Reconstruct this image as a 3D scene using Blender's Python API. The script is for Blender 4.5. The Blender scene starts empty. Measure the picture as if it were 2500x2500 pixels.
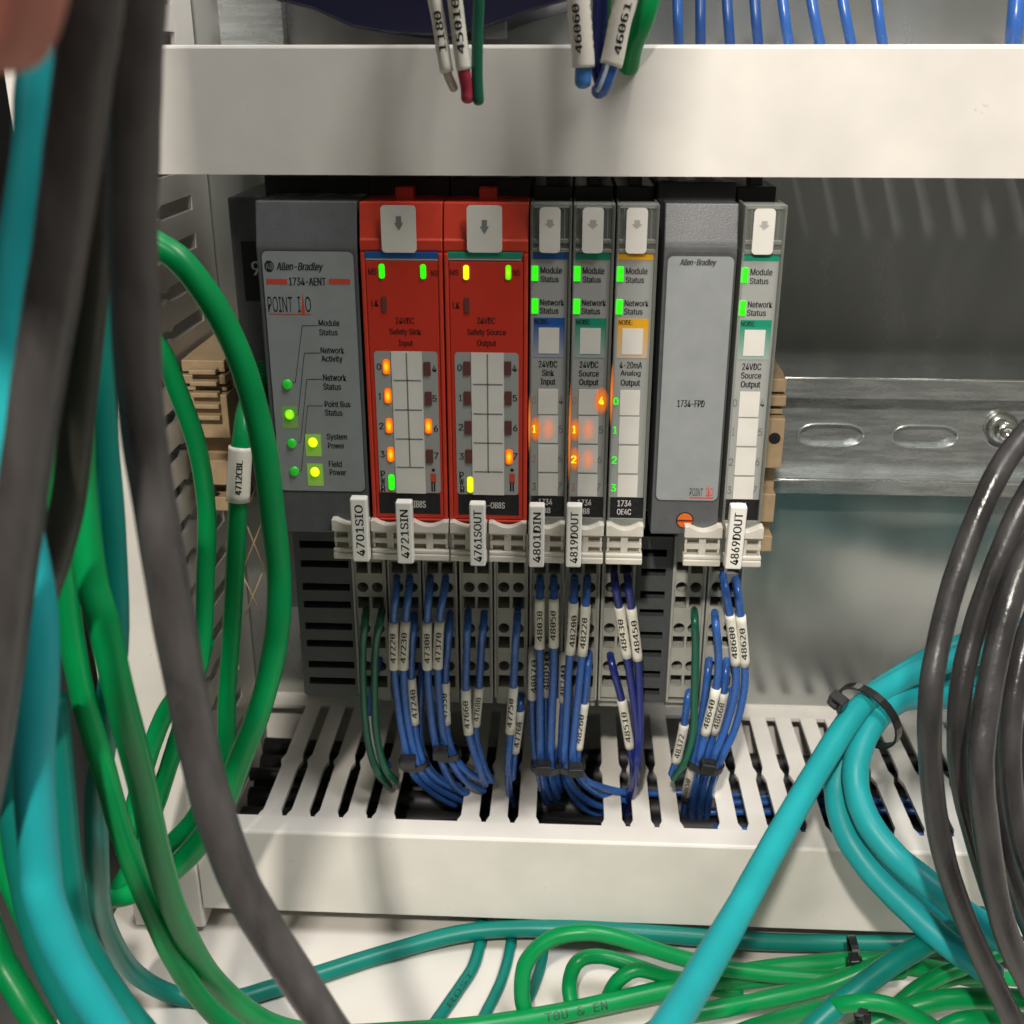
import bpy, bmesh, math, random
from mathutils import Vector, Matrix
random.seed(7)
S = 0.001                      # everything below is written in millimetres
PANEL = 429.0                  # camera to mounting panel
F, PITCH, YAW = 2780.0, 0.3807, -0.0500
sc = bpy.context.scene
# ------------------------------------------------------------------ camera
cp, sp, cy, sy = math.cos(PITCH), math.sin(PITCH), math.cos(YAW), math.sin(YAW)
FWD = Vector((sy*cp, cy*cp, -sp)); RIGHT = Vector((cy, -sy, 0)); DOWN = FWD.cross(RIGHT)
CAM = Vector((0, -PANEL, 320))
cam = bpy.data.objects.new('camera', bpy.data.cameras.new('camera'))
sc.collection.objects.link(cam); sc.camera = cam
m3 = Matrix((RIGHT, -DOWN, -FWD)).transposed()
cam.matrix_world = Matrix.Translation(CAM*S) @ m3.to_4x4()
cam.data.sensor_width = 36; cam.data.lens = 36*F/2500
cam.data.clip_start = 0.005; cam.data.clip_end = 20
cam.data.dof.use_dof = True; cam.data.dof.focus_distance = 0.355; cam.data.dof.aperture_fstop = 19
# ------------------------------------------------------------------ light
w = bpy.data.worlds.new('World'); sc.world = w; w.use_nodes = True
wn = w.node_tree; bg = wn.nodes['Background']
tc = wn.nodes.new('ShaderNodeTexCoord'); nz = wn.nodes.new('ShaderNodeTexNoise'); rp_ = wn.nodes.new('ShaderNodeValToRGB')
nz.inputs['Scale'].default_value = 2.2; nz.inputs['Detail'].default_value = 2
rp_.color_ramp.elements[0].position = .38; rp_.color_ramp.elements[0].color = (.02, .019, .016, 1)
rp_.color_ramp.elements[1].position = .66; rp_.color_ramp.elements[1].color = (.5, .47, .40, 1)
wn.links.new(tc.outputs['Generated'], nz.inputs['Vector']); wn.links.new(nz.outputs['Fac'], rp_.inputs['Fac'])
wn.links.new(rp_.outputs['Color'], bg.inputs['Color']); bg.inputs['Strength'].default_value = .60
def lamp(name, loc, target, sx, sz, power, col):
    d = bpy.data.lights.new(name, 'AREA'); d.shape = 'RECTANGLE'; d.size = sx*S; d.size_y = sz*S
    d.energy = power; d.color = col
    o = bpy.data.objects.new(name, d); sc.collection.objects.link(o)
    o.location = Vector(loc)*S
    o.rotation_euler = (Vector(target)-Vector(loc)).to_track_quat('-Z', 'Y').to_euler()
    return o
lamp('ceiling_lamp', (380, -400, 1250), (60, 0, 150), 260, 500, 12.5, (1, .975, .96))
lamp('left_fill', (-620, -820, 620), (-60, -100, 200), 220, 220, .5, (1, .95, .88))  # unseen soft fill added to brighten the left foreground cables
lamp('work_lamp', (-95, -900, 900), (20, -60, 200), 45, 45, 10.5, (1, .93, .84))
sc.view_settings.view_transform = 'Standard'; sc.view_settings.look = 'None'
sc.view_settings.exposure = 0; sc.view_settings.gamma = 1
sc.cycles.max_bounces = 8; sc.cycles.transparent_max_bounces = 16
# ------------------------------------------------------------------ helpers
def at(px, py, d):
    r = FWD + RIGHT*((px-1250)/F) + DOWN*((py-1250)/F)
    return CAM + r*(d/r.y)
def at_z(px, py, z):
    r = FWD + RIGHT*((px-1250)/F) + DOWN*((py-1250)/F)
    return CAM + r*((z-CAM.z)/r.z)
def zc(p): return (Vector(p)-CAM).dot(FWD)
def Y(d): return d-PANEL
MATS = {}
def mat(name, col, rough=.45, metal=0, noise=0, nscale=900, bump=0, bscale=1500, emit=None, estr=0, spec=.5, coat=0, sheen=0, stretch=None, specks=False):
    if name in MATS: return MATS[name]
    m = bpy.data.materials.new(name); m.use_nodes = True; nt = m.node_tree; b = nt.nodes['Principled BSDF']
    b.inputs['Base Color'].default_value = (*col, 1); b.inputs['Roughness'].default_value = rough
    b.inputs['Metallic'].default_value = metal; b.inputs['Specular IOR Level'].default_value = spec
    b.inputs['Coat Weight'].default_value = coat
    if emit: b.inputs['Emission Color'].default_value = (*emit, 1); b.inputs['Emission Strength'].default_value = estr
    if noise or bump:
        t = nt.nodes.new('ShaderNodeTexCoord'); mp = nt.nodes.new('ShaderNodeMapping')
        nt.links.new(t.outputs['Object'], mp.inputs['Vector'])
        if stretch: mp.inputs['Scale'].default_value = stretch
    if noise:
        n = nt.nodes.new('ShaderNodeTexNoise'); n.inputs['Scale'].default_value = nscale; n.inputs['Detail'].default_value = 5
        nt.links.new(mp.outputs['Vector'], n.inputs['Vector'])
        mr = nt.nodes.new('ShaderNodeMapRange'); mr.inputs['From Min'].default_value = .3; mr.inputs['From Max'].default_value = .7
        mr.inputs['To Min'].default_value = 1-noise; mr.inputs['To Max'].default_value = 1+noise
        hs = nt.nodes.new('ShaderNodeHueSaturation'); hs.inputs['Color'].default_value = (*col, 1)
        nt.links.new(n.outputs['Fac'], mr.inputs['Value']); nt.links.new(mr.outputs['Result'], hs.inputs['Value'])
        if specks:
            v = nt.nodes.new('ShaderNodeTexNoise'); v.inputs['Scale'].default_value = 420; v.inputs['Detail'].default_value = 8; v.inputs['Roughness'].default_value = .7
            w2 = nt.nodes.new('ShaderNodeTexNoise'); w2.inputs['Scale'].default_value = 90; nt.links.new(mp.outputs['Vector'], v.inputs['Vector']); nt.links.new(mp.outputs['Vector'], w2.inputs['Vector'])
            ml = nt.nodes.new('ShaderNodeMath'); ml.operation = 'MULTIPLY'; nt.links.new(v.outputs['Fac'], ml.inputs[0]); nt.links.new(w2.outputs['Fac'], ml.inputs[1])
            cr = nt.nodes.new('ShaderNodeValToRGB'); cr.color_ramp.elements[0].position = .415; cr.color_ramp.elements[0].color = (1, 1, 1, 1); cr.color_ramp.elements[1].position = .45; cr.color_ramp.elements[1].color = (.55, .5, .42, 1)
            mm_ = nt.nodes.new('ShaderNodeMix'); mm_.data_type = 'RGBA'; mm_.blend_type = 'MULTIPLY'; mm_.inputs[0].default_value = .5
            nt.links.new(ml.outputs[0], cr.inputs['Fac']); nt.links.new(hs.outputs['Color'], mm_.inputs[6]); nt.links.new(cr.outputs['Color'], mm_.inputs[7]); nt.links.new(mm_.outputs[2], b.inputs['Base Color'])
        else: nt.links.new(hs.outputs['Color'], b.inputs['Base Color'])
        m2 = nt.nodes.new('ShaderNodeMapRange'); m2.inputs['From Min'].default_value = .3; m2.inputs['From Max'].default_value = .7
        m2.inputs['To Min'].default_value = max(.03, rough*(1-noise)); m2.inputs['To Max'].default_value = min(1, rough*(1+noise))
        nt.links.new(n.outputs['Fac'], m2.inputs['Value']); nt.links.new(m2.outputs['Result'], b.inputs['Roughness'])
    if bump:
        n2 = nt.nodes.new('ShaderNodeTexNoise'); n2.inputs['Scale'].default_value = bscale; n2.inputs['Detail'].default_value = 3
        nt.links.new(mp.outputs['Vector'], n2.inputs['Vector'])
        bp = nt.nodes.new('ShaderNodeBump'); bp.inputs['Strength'].default_value = bump; bp.inputs['Distance'].default_value = .0002
        nt.links.new(n2.outputs['Fac'], bp.inputs['Height']); nt.links.new(bp.outputs['Normal'], b.inputs['Normal'])
    MATS[name] = m; return m
def clear(name, col, amount):
    m = bpy.data.materials.new(name); m.use_nodes = True; nt = m.node_tree; nt.nodes.remove(nt.nodes['Principled BSDF'])
    o = nt.nodes['Material Output']; tr = nt.nodes.new('ShaderNodeBsdfTransparent'); gl = nt.nodes.new('ShaderNodeBsdfPrincipled')
    gl.inputs['Base Color'].default_value = (*col, 1); gl.inputs['Roughness'].default_value = .12
    tr.inputs['Color'].default_value = (.93, .94, .92, 1)
    lw = nt.nodes.new('ShaderNodeLayerWeight'); lw.inputs['Blend'].default_value = .35
    ma = nt.nodes.new('ShaderNodeMath'); ma.operation = 'MULTIPLY_ADD'; ma.inputs[1].default_value = .6; ma.inputs[2].default_value = amount
    mx = nt.nodes.new('ShaderNodeMixShader'); nt.links.new(lw.outputs['Facing'], ma.inputs[0]); nt.links.new(ma.outputs[0], mx.inputs['Fac'])
    nt.links.new(tr.outputs[0], mx.inputs[1]); nt.links.new(gl.outputs[0], mx.inputs[2]); nt.links.new(mx.outputs[0], o.inputs['Surface'])
    return m
class MB:
    def __init__(s): s.v = []; s.f = []; s.sm = []
    def add(s, vs, fs, smooth=False):
        o = len(s.v); s.v += [Vector(v) for v in vs]; s.f += [tuple(o+i for i in f) for f in fs]; s.sm += [smooth]*len(fs); return s
    def box(s, x0, x1, y0, y1, z0, z1, bevel=0, seg=2):
        if x0 > x1: x0, x1 = x1, x0
        if y0 > y1: y0, y1 = y1, y0
        if z0 > z1: z0, z1 = z1, z0
        bm = bmesh.new(); bmesh.ops.create_cube(bm, size=1)
        for v in bm.verts: v.co = Vector((x0+(v.co.x+.5)*(x1-x0), y0+(v.co.y+.5)*(y1-y0), z0+(v.co.z+.5)*(z1-z0)))
        if bevel:
            bmesh.ops.bevel(bm, geom=bm.edges[:], offset=min(bevel, .49*min(x1-x0, y1-y0, z1-z0)), segments=seg, profile=.5, affect='EDGES')
        s.bm(bm); return s
    def bm(s, bm, smooth=False):
        bm.verts.ensure_lookup_table(); bm.verts.index_update()
        s.add([v.co.copy() for v in bm.verts], [[v.index for v in f.verts] for f in bm.faces], smooth); bm.free()
    def prism(s, poly, axis, a, b, bevel=0):      # poly of 2D points, extruded along axis from a to b
        def P(p, t):
            return {'x': (t, p[0], p[1]), 'y': (p[0], t, p[1]), 'z': (p[0], p[1], t)}[axis]
        bm = bmesh.new(); A = [bm.verts.new(P(p, a)) for p in poly]; B = [bm.verts.new(P(p, b)) for p in poly]; n = len(poly)
        bm.faces.new(A); bm.faces.new(B[::-1])
        for i in range(n): bm.faces.new((A[i], B[i], B[(i+1) % n], A[(i+1) % n]))
        bmesh.ops.recalc_face_normals(bm, faces=bm.faces[:])
        if bevel: bmesh.ops.bevel(bm, geom=bm.edges[:], offset=bevel, segments=2, profile=.5, affect='EDGES')
        s.bm(bm); return s
    def xform(s, M, start=0):
        for i in range(start, len(s.v)): s.v[i] = M @ s.v[i]
        return s
    def tube(s, pts, r, n=16, cap=True, sub=8, rf=None, flat=False):
        P = spline(pts, sub); N = len(P); T = []
        for i in range(N):
            T.append((P[min(i+1, N-1)]-P[max(i-1, 0)]).normalized())
        u = T[0].orthogonal().normalized(); vs = []; fs = []
        for i in range(N):
            u = (u-T[i]*u.dot(T[i])).normalized(); v = T[i].cross(u)
            rr = r if rf is None else rf(i/(N-1))*r
            vs += [P[i]+(u*math.cos(2*math.pi*k/n)+v*math.sin(2*math.pi*k/n))*rr for k in range(n)]
        for i in range(N-1):
            for k in range(n):
                a = i*n+k; b = i*n+(k+1) % n; fs.append((a, b, b+n, a+n))
        if cap and n >= 10 and not flat:
            rr = r if rf is None else rf(1)*r; u2 = (u-T[-1]*u.dot(T[-1])).normalized(); v2 = T[-1].cross(u2)
            for a_ in (.5, .8, .96):
                q = math.sqrt(1-a_*a_); b0 = len(vs)
                vs += [P[-1]+T[-1]*rr*a_*.8+(u2*math.cos(2*math.pi*k/n)+v2*math.sin(2*math.pi*k/n))*rr*q for k in range(n)]
                fs += [(b0-n+k, b0-n+(k+1) % n, b0+(k+1) % n, b0+k) for k in range(n)]
            N = len(vs)//n
        if cap: fs.append(tuple(range(n))[::-1]); fs.append(tuple((N-1)*n+k for k in range(n)))
        s.add(vs, fs, True); return s
    def build(s, name, m, parent=None, org=None):
        org = Vector(org) if org is not None else Vector((0, 0, 0))
        me = bpy.data.meshes.new(name); me.from_pydata([(v-org)*S for v in s.v], [], s.f); me.update()
        me.polygons.foreach_set('use_smooth', s.sm)
        if m: me.materials.append(m)
        o = bpy.data.objects.new(name, me); sc.collection.objects.link(o)
        if parent is not None:
            o.parent = parent; o.location = org*S - wloc(parent)
        else: o.location = org*S
        return o
def wloc(o):
    l = Vector(o.location); p = o.parent
    while p is not None: l = l+p.location; p = p.parent
    return l
def spline(pts, sub=8):
    P = [Vector(p) for p in pts]
    if sub <= 1 or len(P) < 3: return P
    Q = [P[0]*2-P[1]]+P+[P[-1]*2-P[-2]]; out = []
    for i in range(1, len(Q)-2):
        a, b, c, d = Q[i-1:i+3]
        for k in range(sub):
            t = k/sub
            out.append(.5*((2*b)+(c-a)*t+(2*a-5*b+4*c-d)*t*t+(3*b-a-3*c+d)*t**3))
    out.append(P[-1]); return out
def tag(o, label=None, cat=None, group=None, kind=None):
    for k, v in (('label', label), ('category', cat), ('group', group), ('kind', kind)):
        if v: o[k] = v
    return o
def empty(name, loc, label, cat, group=None):
    o = bpy.data.objects.new(name, None); sc.collection.objects.link(o); o.location = Vector(loc)*S; o.empty_display_size = .01
    return tag(o, label, cat, group)
# --- flat lettering as thin mesh
_cache = {}
import os
def font(fn):
    for base in (bpy.utils.system_resource('DATAFILES', path='fonts') or '',):
        p_ = os.path.join(base, fn)
        if os.path.exists(p_):
            try: return bpy.data.fonts.load(p_)
            except Exception: pass
    return None
SANS, MONO = font('Inter.woff2'), font('DejaVuSansMono.woff2')
def glyphs(txt, bold=0, shear=0, fnt=None, fine=False):
    fnt = fnt or SANS; k = (txt, bold, shear, fnt.name if fnt else '', fine)
    if k in _cache: return _cache[k]
    cu = bpy.data.curves.new('t', 'FONT'); cu.body = txt; cu.size = 1; cu.offset = 0; cu.shear = shear; cu.resolution_u = 3
    if fnt: cu.font = fnt
    o = bpy.data.objects.new('t', cu); sc.collection.objects.link(o); bpy.context.view_layer.update()
    me = bpy.data.meshes.new_from_object(o.evaluated_get(bpy.context.evaluated_depsgraph_get()))
    vs = [Vector((v.co.x, v.co.y, 0)) for v in me.vertices]; fs = [tuple(p.vertices) for p in me.polygons]
    sc.collection.objects.unlink(o); bpy.data.objects.remove(o); bpy.data.meshes.remove(me); bpy.data.curves.remove(cu)
    if fine:                                       # enough vertices to bend round a sleeve
        bm = bmesh.new(); V = [bm.verts.new(v) for v in vs]
        for f in fs: bm.faces.new([V[i] for i in f])
        for _ in range(4):
            L = [e for e in bm.edges if e.calc_length() > .11]
            if not L: break
            bmesh.ops.subdivide_edges(bm, edges=L, cuts=1); bmesh.ops.triangulate(bm, faces=bm.faces[:])
        bm.verts.index_update(); vs = [v.co.copy() for v in bm.verts]; fs = [tuple(v.index for v in f.verts) for f in bm.faces]; bm.free()
    _cache[k] = (vs, fs); return vs, fs
def text_xz(mb, txt, x0, x1, z0, z1, y, bold=.012, shear=0, vert=False):
    vs, fs = glyphs(txt, bold, shear)
    if not vs: return
    ax, bx_ = min(v.x for v in vs), max(v.x for v in vs); ay, by = min(v.y for v in vs), max(v.y for v in vs)
    if len(txt) == 1 and txt in '1I' and not vert:
        m_ = (x0+x1)/2; hw = abs(x1-x0)*.26; x0, x1 = m_-hw, m_+hw
    out = []
    for v in vs:
        u = (v.x-ax)/(bx_-ax); t = (v.y-ay)/(by-ay)
        out.append((x1+(x0-x1)*t, y, z0+(z1-z0)*u) if vert else (x0+(x1-x0)*u, y, z0+(z1-z0)*t))
    w_ = .03*abs(z1-z0)*(1 if bold >= 0 else 0) if not vert else .03*abs(x1-x0)
    if bold > .015: w_ *= 1.5
    if w_ == 0: mb.add(out, fs); return
    for k_, sg in enumerate((-1, 1, 0)):
        o_ = [(p_[0], p_[1]-.006*k_, p_[2]+sg*w_) if vert else (p_[0]+sg*w_, p_[1]-.006*k_, p_[2]) for p_ in out]
        mb.add(o_, fs)
def R(xa, xb, yref, y0, y1, d):       # picture rectangle seen on the plane d -> x0, x1, z0, z1
    xm = (xa+xb)/2
    return at(xa, yref, d).x, at(xb, yref, d).x, at(xm, y1, d).z, at(xm, y0, d).z
def RB(mb, xa, xb, y0, y1, d, t, bevel=0, yref=None, off=0):
    x0, x1, z0, z1 = R(xa, xb, yref or (y0+y1)/2, y0, y1, d)
    mb.box(x0+off, x1+off, Y(d), Y(d)+t, z0, z1, bevel); return x0+off, x1+off, z0, z1
def RT(mb, txt, xa, y0, xb, y1, d, bold=.012, shear=0, vert=False, off=0):
    x0, x1, z0, z1 = R(xa, xb, (y0+y1)/2, y0, y1, d); text_xz(mb, txt, x0+off, x1+off, z0, z1, Y(d), bold, shear, vert)
def rounded(x0, x1, z0, z1, r, n=5):
    out = []
    for cx, cz, a in ((x1-r, z1-r, 0), (x0+r, z1-r, 90), (x0+r, z0+r, 180), (x1-r, z0+r, 270)):
        for k in range(n+1):
            t = math.radians(a+90*k/n); out.append((cx+r*math.cos(t), cz+r*math.sin(t)))
    return out
def disc(mb, p, r, y0, y1, n=20): mb.prism([(p.x+r*math.cos(2*math.pi*k/n), p.z+r*math.sin(2*math.pi*k/n)) for k in range(n)], 'y', y0, y1)
def hole_cell(mb, x0, x1, z0, z1, hole, y, depth, capped=True):      # plate cell facing -y with a real recess
    if not hole: mb.add([(x0, y, z0), (x1, y, z0), (x1, y, z1), (x0, y, z1)], [(0, 1, 2, 3)]); return
    kind, cx, cz, a, b = hole; angs = []
    cor = [math.atan2(z-cz, x-cx) for x, z in ((x0, z0), (x1, z0), (x1, z1), (x0, z1))]
    if kind == 'rect':
        inner = [(cx-a, cz-b), (cx+a, cz-b), (cx+a, cz+b), (cx-a, cz+b)]; outer = [(x0, z0), (x1, z0), (x1, z1), (x0, z1)]
    else:
        angs = sorted(set([round(c, 5) for c in cor]+[round(-math.pi+2*math.pi*k/20+.01, 5) for k in range(20)]))
        inner = []; outer = []
        for t in angs:
            c, s_ = math.cos(t), math.sin(t)
            if kind == 'circle': inner.append((cx+a*c, cz+a*s_))
            else:                                  # stadium: half length a, half height b
                L = 1e9
                h = a-b; best = None
                # march: intersect with stadium boundary
                lo, hi = 0, a+b
                for _ in range(26):
                    mid = (lo+hi)/2; px_, pz_ = abs(mid*c), abs(mid*s_)
                    ins = (px_ <= h and pz_ <= b) or math.hypot(px_-h, pz_) <= b
                    if ins: lo = mid
                    else: hi = mid
                inner.append((cx+lo*c, cz+lo*s_))
            tx = ((x1-cx) if c > 0 else (x0-cx))/c if abs(c) > 1e-6 else 1e9
            tz = ((z1-cz) if s_ > 0 else (z0-cz))/s_ if abs(s_) > 1e-6 else 1e9
            t_ = min(tx, tz); outer.append((cx+t_*c, cz+t_*s_))
    n = len(inner); vs = [(p[0], y, p[1]) for p in outer]+[(p[0], y, p[1]) for p in inner]+[(p[0], y+depth, p[1]) for p in inner]
    fs = [(i, (i+1) % n, n+(i+1) % n, n+i) for i in range(n)]+[(n+i, n+(i+1) % n, 2*n+(i+1) % n, 2*n+i) for i in range(n)]
    if capped: fs.append(tuple(range(2*n, 3*n)))
    mb.add(vs, fs)
# ------------------------------------------------------------------ materials
duct_m = mat('duct_plastic', (.72, .69, .635), .36, noise=.06, nscale=45, bump=.08, bscale=300, specks=True)
duct_dirt = duct_m
grey_m = mat('module_grey_plastic', (.09, .093, .097), .40, noise=.08, nscale=300, bump=.35, bscale=2600)
plate_m = mat('module_label_silver', (.27, .285, .285), .33, noise=.05, nscale=200)
dark_m = mat('base_dark_plastic', (.055, .06, .062), .5, noise=.1, bump=.2)
black_m = mat('black_plastic', (.012, .012, .013), .4, noise=.2, bump=.2)
red_m = mat('red_plastic', (.56, .045, .02), .38, noise=.06, nscale=250, bump=.25, bscale=2200)
redlab_m = mat('red_label_film', (.56, .038, .02), .3)
white_m = mat('white_card', (.68, .66, .60), .45, noise=.04, nscale=150)
cream_m = mat('cream_handle_plastic', (.56, .53, .46), .38, noise=.05, nscale=300)
rtb_m = mat('terminal_grey_plastic', (.34, .34, .30), .48, noise=.08, nscale=300, bump=.2)
tan_m = mat('tan_plastic', (.36, .26, .15), .45, noise=.1, nscale=250, bump=.2)
card_m = mat('io_label_grey', (.33, .34, .32), .35)
ink_m = mat('black_ink', (.012, .012, .012), .5)
inkred_m = mat('dark_ink_on_red', (.06, .006, .005), .5)
inkw_m = mat('white_ink', (.6, .58, .55), .5)
inkg_m = mat('grey_ink', (.12, .12, .11), .5)
line_m = mat('grey_rule', (.17, .19, .18), .5)
inkr_m = mat('red_ink', (.55, .06, .03), .5)
blue_bar = mat('blue_print', (.015, .09, .32), .35)
green_bar = mat('green_print', (.01, .26, .15), .35)
yellow_bar = mat('yellow_print', (.75, .38, .015), .35)
off_m = mat('unlit_lamp_lens', (.13, .05, .045), .25)
clear_m = clear('clear_plastic', (.42, .43, .40), .16)
clear2_m = clear('clear_plastic_edge', (.42, .44, .40), .24)
metal_m = mat('zinc_plated_steel', (.44, .46, .45), .25, .88, noise=.13, nscale=30, bump=.06, bscale=500, stretch=(1.6, 1, .5))
rail_m = mat('zinc_rail', (.66, .70, .70), .27, .86, noise=.15, nscale=60, stretch=(1, 8, 8))
bright_m = mat('bright_screw_metal', (.75, .75, .73), .2, 1)
blue_w = mat('blue_wire_insulation', (.028, .105, .36), .27, noise=.05, nscale=200)
navy_w = mat('navy_wire_insulation', (.012, .022, .16), .25, noise=.05)
dgreen_w = mat('dark_green_wire_insulation', (.008, .10, .055), .3)
sleeve_m = mat('sleeve_cream', (.70, .67, .58), .4, noise=.03)
black_c = mat('black_cable_jacket', (.06, .055, .053), .36, noise=.35, nscale=160, bump=.3, bscale=900, stretch=(1, 1, .35))
green_c = mat('green_cable_jacket', (.0003, .235, .06), .34, noise=.10, nscale=60, bump=.12, bscale=500, spec=.28)
teal_c = mat('teal_cable_jacket', (.014, .34, .36), .42, noise=.08, nscale=50, bump=.12, bscale=500, spec=.28)
dteal_c = mat('dark_teal_cable_jacket', (.003, .17, .135), .36, noise=.1, nscale=50, bump=.12, bscale=500, spec=.28)
black_r = mat('black_rubber_jacket', (.038, .037, .037), .33, noise=.35, nscale=140, bump=.45, bscale=1100, stretch=(1, 1, .3))
tie_m = mat('black_nylon_tie', (.014, .014, .014), .3)
def core(name, c0, c1, s_):
    m = mat(name, tuple(x*.3 for x in c1), .25, emit=c1, estr=s_); nt = m.node_tree; b = nt.nodes['Principled BSDF']
    t = nt.nodes.new('ShaderNodeTexCoord'); mp = nt.nodes.new('ShaderNodeMapping'); mp.inputs['Location'].default_value = (-1, 0, -1); mp.inputs['Scale'].default_value = (2, 0, 2)
    g = nt.nodes.new('ShaderNodeTexGradient'); g.gradient_type = 'SPHERICAL'; r = nt.nodes.new('ShaderNodeValToRGB')
    r.color_ramp.elements[0].color = (*c1, 1); r.color_ramp.elements[0].position = .12; r.color_ramp.elements[1].color = (*c0, 1); r.color_ramp.elements[1].position = .75
    nt.links.new(t.outputs['Generated'], mp.inputs['Vector']); nt.links.new(mp.outputs['Vector'], g.inputs['Vector']); nt.links.new(g.outputs['Fac'], r.inputs['Fac']); nt.links.new(r.outputs['Color'], b.inputs['Emission Color']); return m
led_lime = core('lit_lime_lamp', (.5, 1, .02), (.12, .8, .0), 1.0)
def led(name, c, s): return mat(name, tuple(x*.5 for x in c), .3, emit=c, estr=s)
led_green = mat('lit_green_lamp', (.02, .3, .01), .3, emit=(.03, 1, .005), estr=.95); 
led_yel = led('lit_yellow_lamp', (.85, 1, .01), 1.0); led_or = core('lit_orange_lamp', (1, .62, .02), (.95, .13, .0), 1.1)
led_dim = mat('green_lamp_lens', (.02, .3, .03), .2, bump=1, bscale=2500, emit=(.02, .8, .02), estr=.28)
led_pad = mat('faint_green_painted_glow', (.2, .3, .12), .4, emit=(.2, .6, .02), estr=.10)  # lamp glow on the label, painted as weak emission
led_pad2 = mat('bright_green_painted_glow', (.22, .32, .10), .4, emit=(.3, .8, .02), estr=.22)
def glow_mat(nm, st, col, amt=1):  # painted glow: emission fading outwards into transparency
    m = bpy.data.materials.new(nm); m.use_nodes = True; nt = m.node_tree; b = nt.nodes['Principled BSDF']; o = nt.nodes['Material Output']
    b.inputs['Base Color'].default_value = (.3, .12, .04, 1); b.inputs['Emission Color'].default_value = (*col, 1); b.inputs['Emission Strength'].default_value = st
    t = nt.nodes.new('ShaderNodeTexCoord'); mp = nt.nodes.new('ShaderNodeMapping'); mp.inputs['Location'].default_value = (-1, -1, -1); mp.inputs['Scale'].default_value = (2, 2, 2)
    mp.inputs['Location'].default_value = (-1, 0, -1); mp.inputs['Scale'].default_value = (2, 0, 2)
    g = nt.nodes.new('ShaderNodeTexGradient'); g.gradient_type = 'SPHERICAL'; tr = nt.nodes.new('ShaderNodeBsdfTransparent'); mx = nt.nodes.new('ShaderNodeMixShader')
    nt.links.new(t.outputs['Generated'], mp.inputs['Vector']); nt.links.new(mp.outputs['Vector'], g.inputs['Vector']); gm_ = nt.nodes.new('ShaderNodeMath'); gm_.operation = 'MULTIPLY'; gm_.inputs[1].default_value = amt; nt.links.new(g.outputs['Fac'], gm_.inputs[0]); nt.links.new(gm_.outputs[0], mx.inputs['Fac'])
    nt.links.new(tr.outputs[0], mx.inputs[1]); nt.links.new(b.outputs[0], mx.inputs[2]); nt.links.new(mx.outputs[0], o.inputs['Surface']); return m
glow_or = glow_mat('orange_painted_glow', .7, (1, .22, .01)); glow_pk = glow_mat('faint_orange_painted_glow', .8, (.95, .32, .18), .4)
dull_or = mat('dull_orange_digit', (.42, .2, .11), .5)
orange_m = mat('orange_screw_plastic', (.62, .13, .02), .35)
# ------------------------------------------------------------------ setting
mb = MB(); mb.box(-420, 420, 0, 3, -60, 640); tag(mb.build('back_panel', metal_m), kind='structure')
zl0 = at(1355, 2246, 330).z                     # lower edge of the lower duct cover
ZF = zl0-12
floor_m = mat('painted_steel_floor', (.66, .63, .58), .35, noise=.04, nscale=40, bump=.04)
xl = at_z(95, 2500, ZF).x
mb = MB(); mb.box(xl, 420, -300, 0, ZF-4, ZF, 1); tag(mb.build('cabinet_floor', floor_m), kind='structure')
mb = MB(); mb.box(-420, 420, -420, 0, ZF-70, ZF-64); tag(mb.build('lower_floor', mat('dark_painted_steel', (.05, .05, .05), .5)), kind='structure')
mb = MB(); SW = at(215, 1500, 330.0).x-12; mb.box(SW-5, SW, -330, 0, -60, 640); tag(mb.build('cabinet_side_wall', MATS['dark_painted_steel']), kind='structure')
# ------------------------------------------------------------------ wiring ducts
FR = 330.0                                      # front of the duct covers
def finger_mesh(L, p, th):
    h = p/2; w0, w1, w2 = h*.80, h*.62, h*.83
    prof = [(0, w1), (6.4, w1), (7.6, w2), (9.6, w2), (12.5, w1), (L*.47, w1), (L*.52, w2), (L*.57, w1+.05), (L, w1)]
    poly = [(x, t) for t, x in prof]+[(-x, t) for t, x in prof[::-1]]
    return poly
def hduct(name, label, zt, zb, x0, x1, missing, pitch, xs, caps=()):
    r = empty(name, ((x0+x1)/2, Y(FR), zb), label, 'wire duct', 'white slotted wiring ducts')
    yf = Y(FR)
    # cover: front plate with folded lips
    c = MB(); prof = [(yf, zb), (yf, zt-.9), (yf+.35, zt-.3), (yf+1, zt), (yf+9.5, zt), (yf+9.5, zt-1.4), (yf+1.6, zt-1.4), (yf+1.6, zb+1.4), (yf+9.5, zb+1.4), (yf+9.5, zb), (yf+1, zb), (yf+.3, zb+.3)]
    c.prism(prof, 'x', x0, x1); c.build('cover', duct_m, r)
    for zz, nm in ((zt-3.2, 1), (zb+3.2, -1)):
        b = MB(); b.box(x0, x1, -10, -1.6, zz-.8, zz+.8); b.build('wall_strip', duct_m, r)
    b = MB(); b.box(x0, x1, -1.5, -.05, zb+2, zt-2); b.build('back_plate', duct_m, r)
    L = -10-(yf+4); poly = finger_mesh(L, pitch, 1.6)
    first = None; k = 0; x = xs
    while x < x1-2:
        for zz, up in ((zt-3.2, True), (zb+3.2, False)):
            if up and k in missing: continue
            if x < x0+3: continue
            if first is None:
                m_ = MB(); m_.prism([(px_, yf+4+t) for px_, t in poly], 'z', -.8, .8); first = m_.build('finger', duct_m, r); fo = first
                me = first.data
            else:
                fo = first.copy(); sc.collection.objects.link(fo); fo.parent = r
            fo.location = Vector((x, 0, zz))*S-wloc(r)
        x += pitch; k += 1
    return r
zt_low = at(1355, 2053, FR).z
def lipx(px): return at_z(px, 1995, zt_low-3).x
pitch = (lipx(1950)-lipx(624))/19.0
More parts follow.
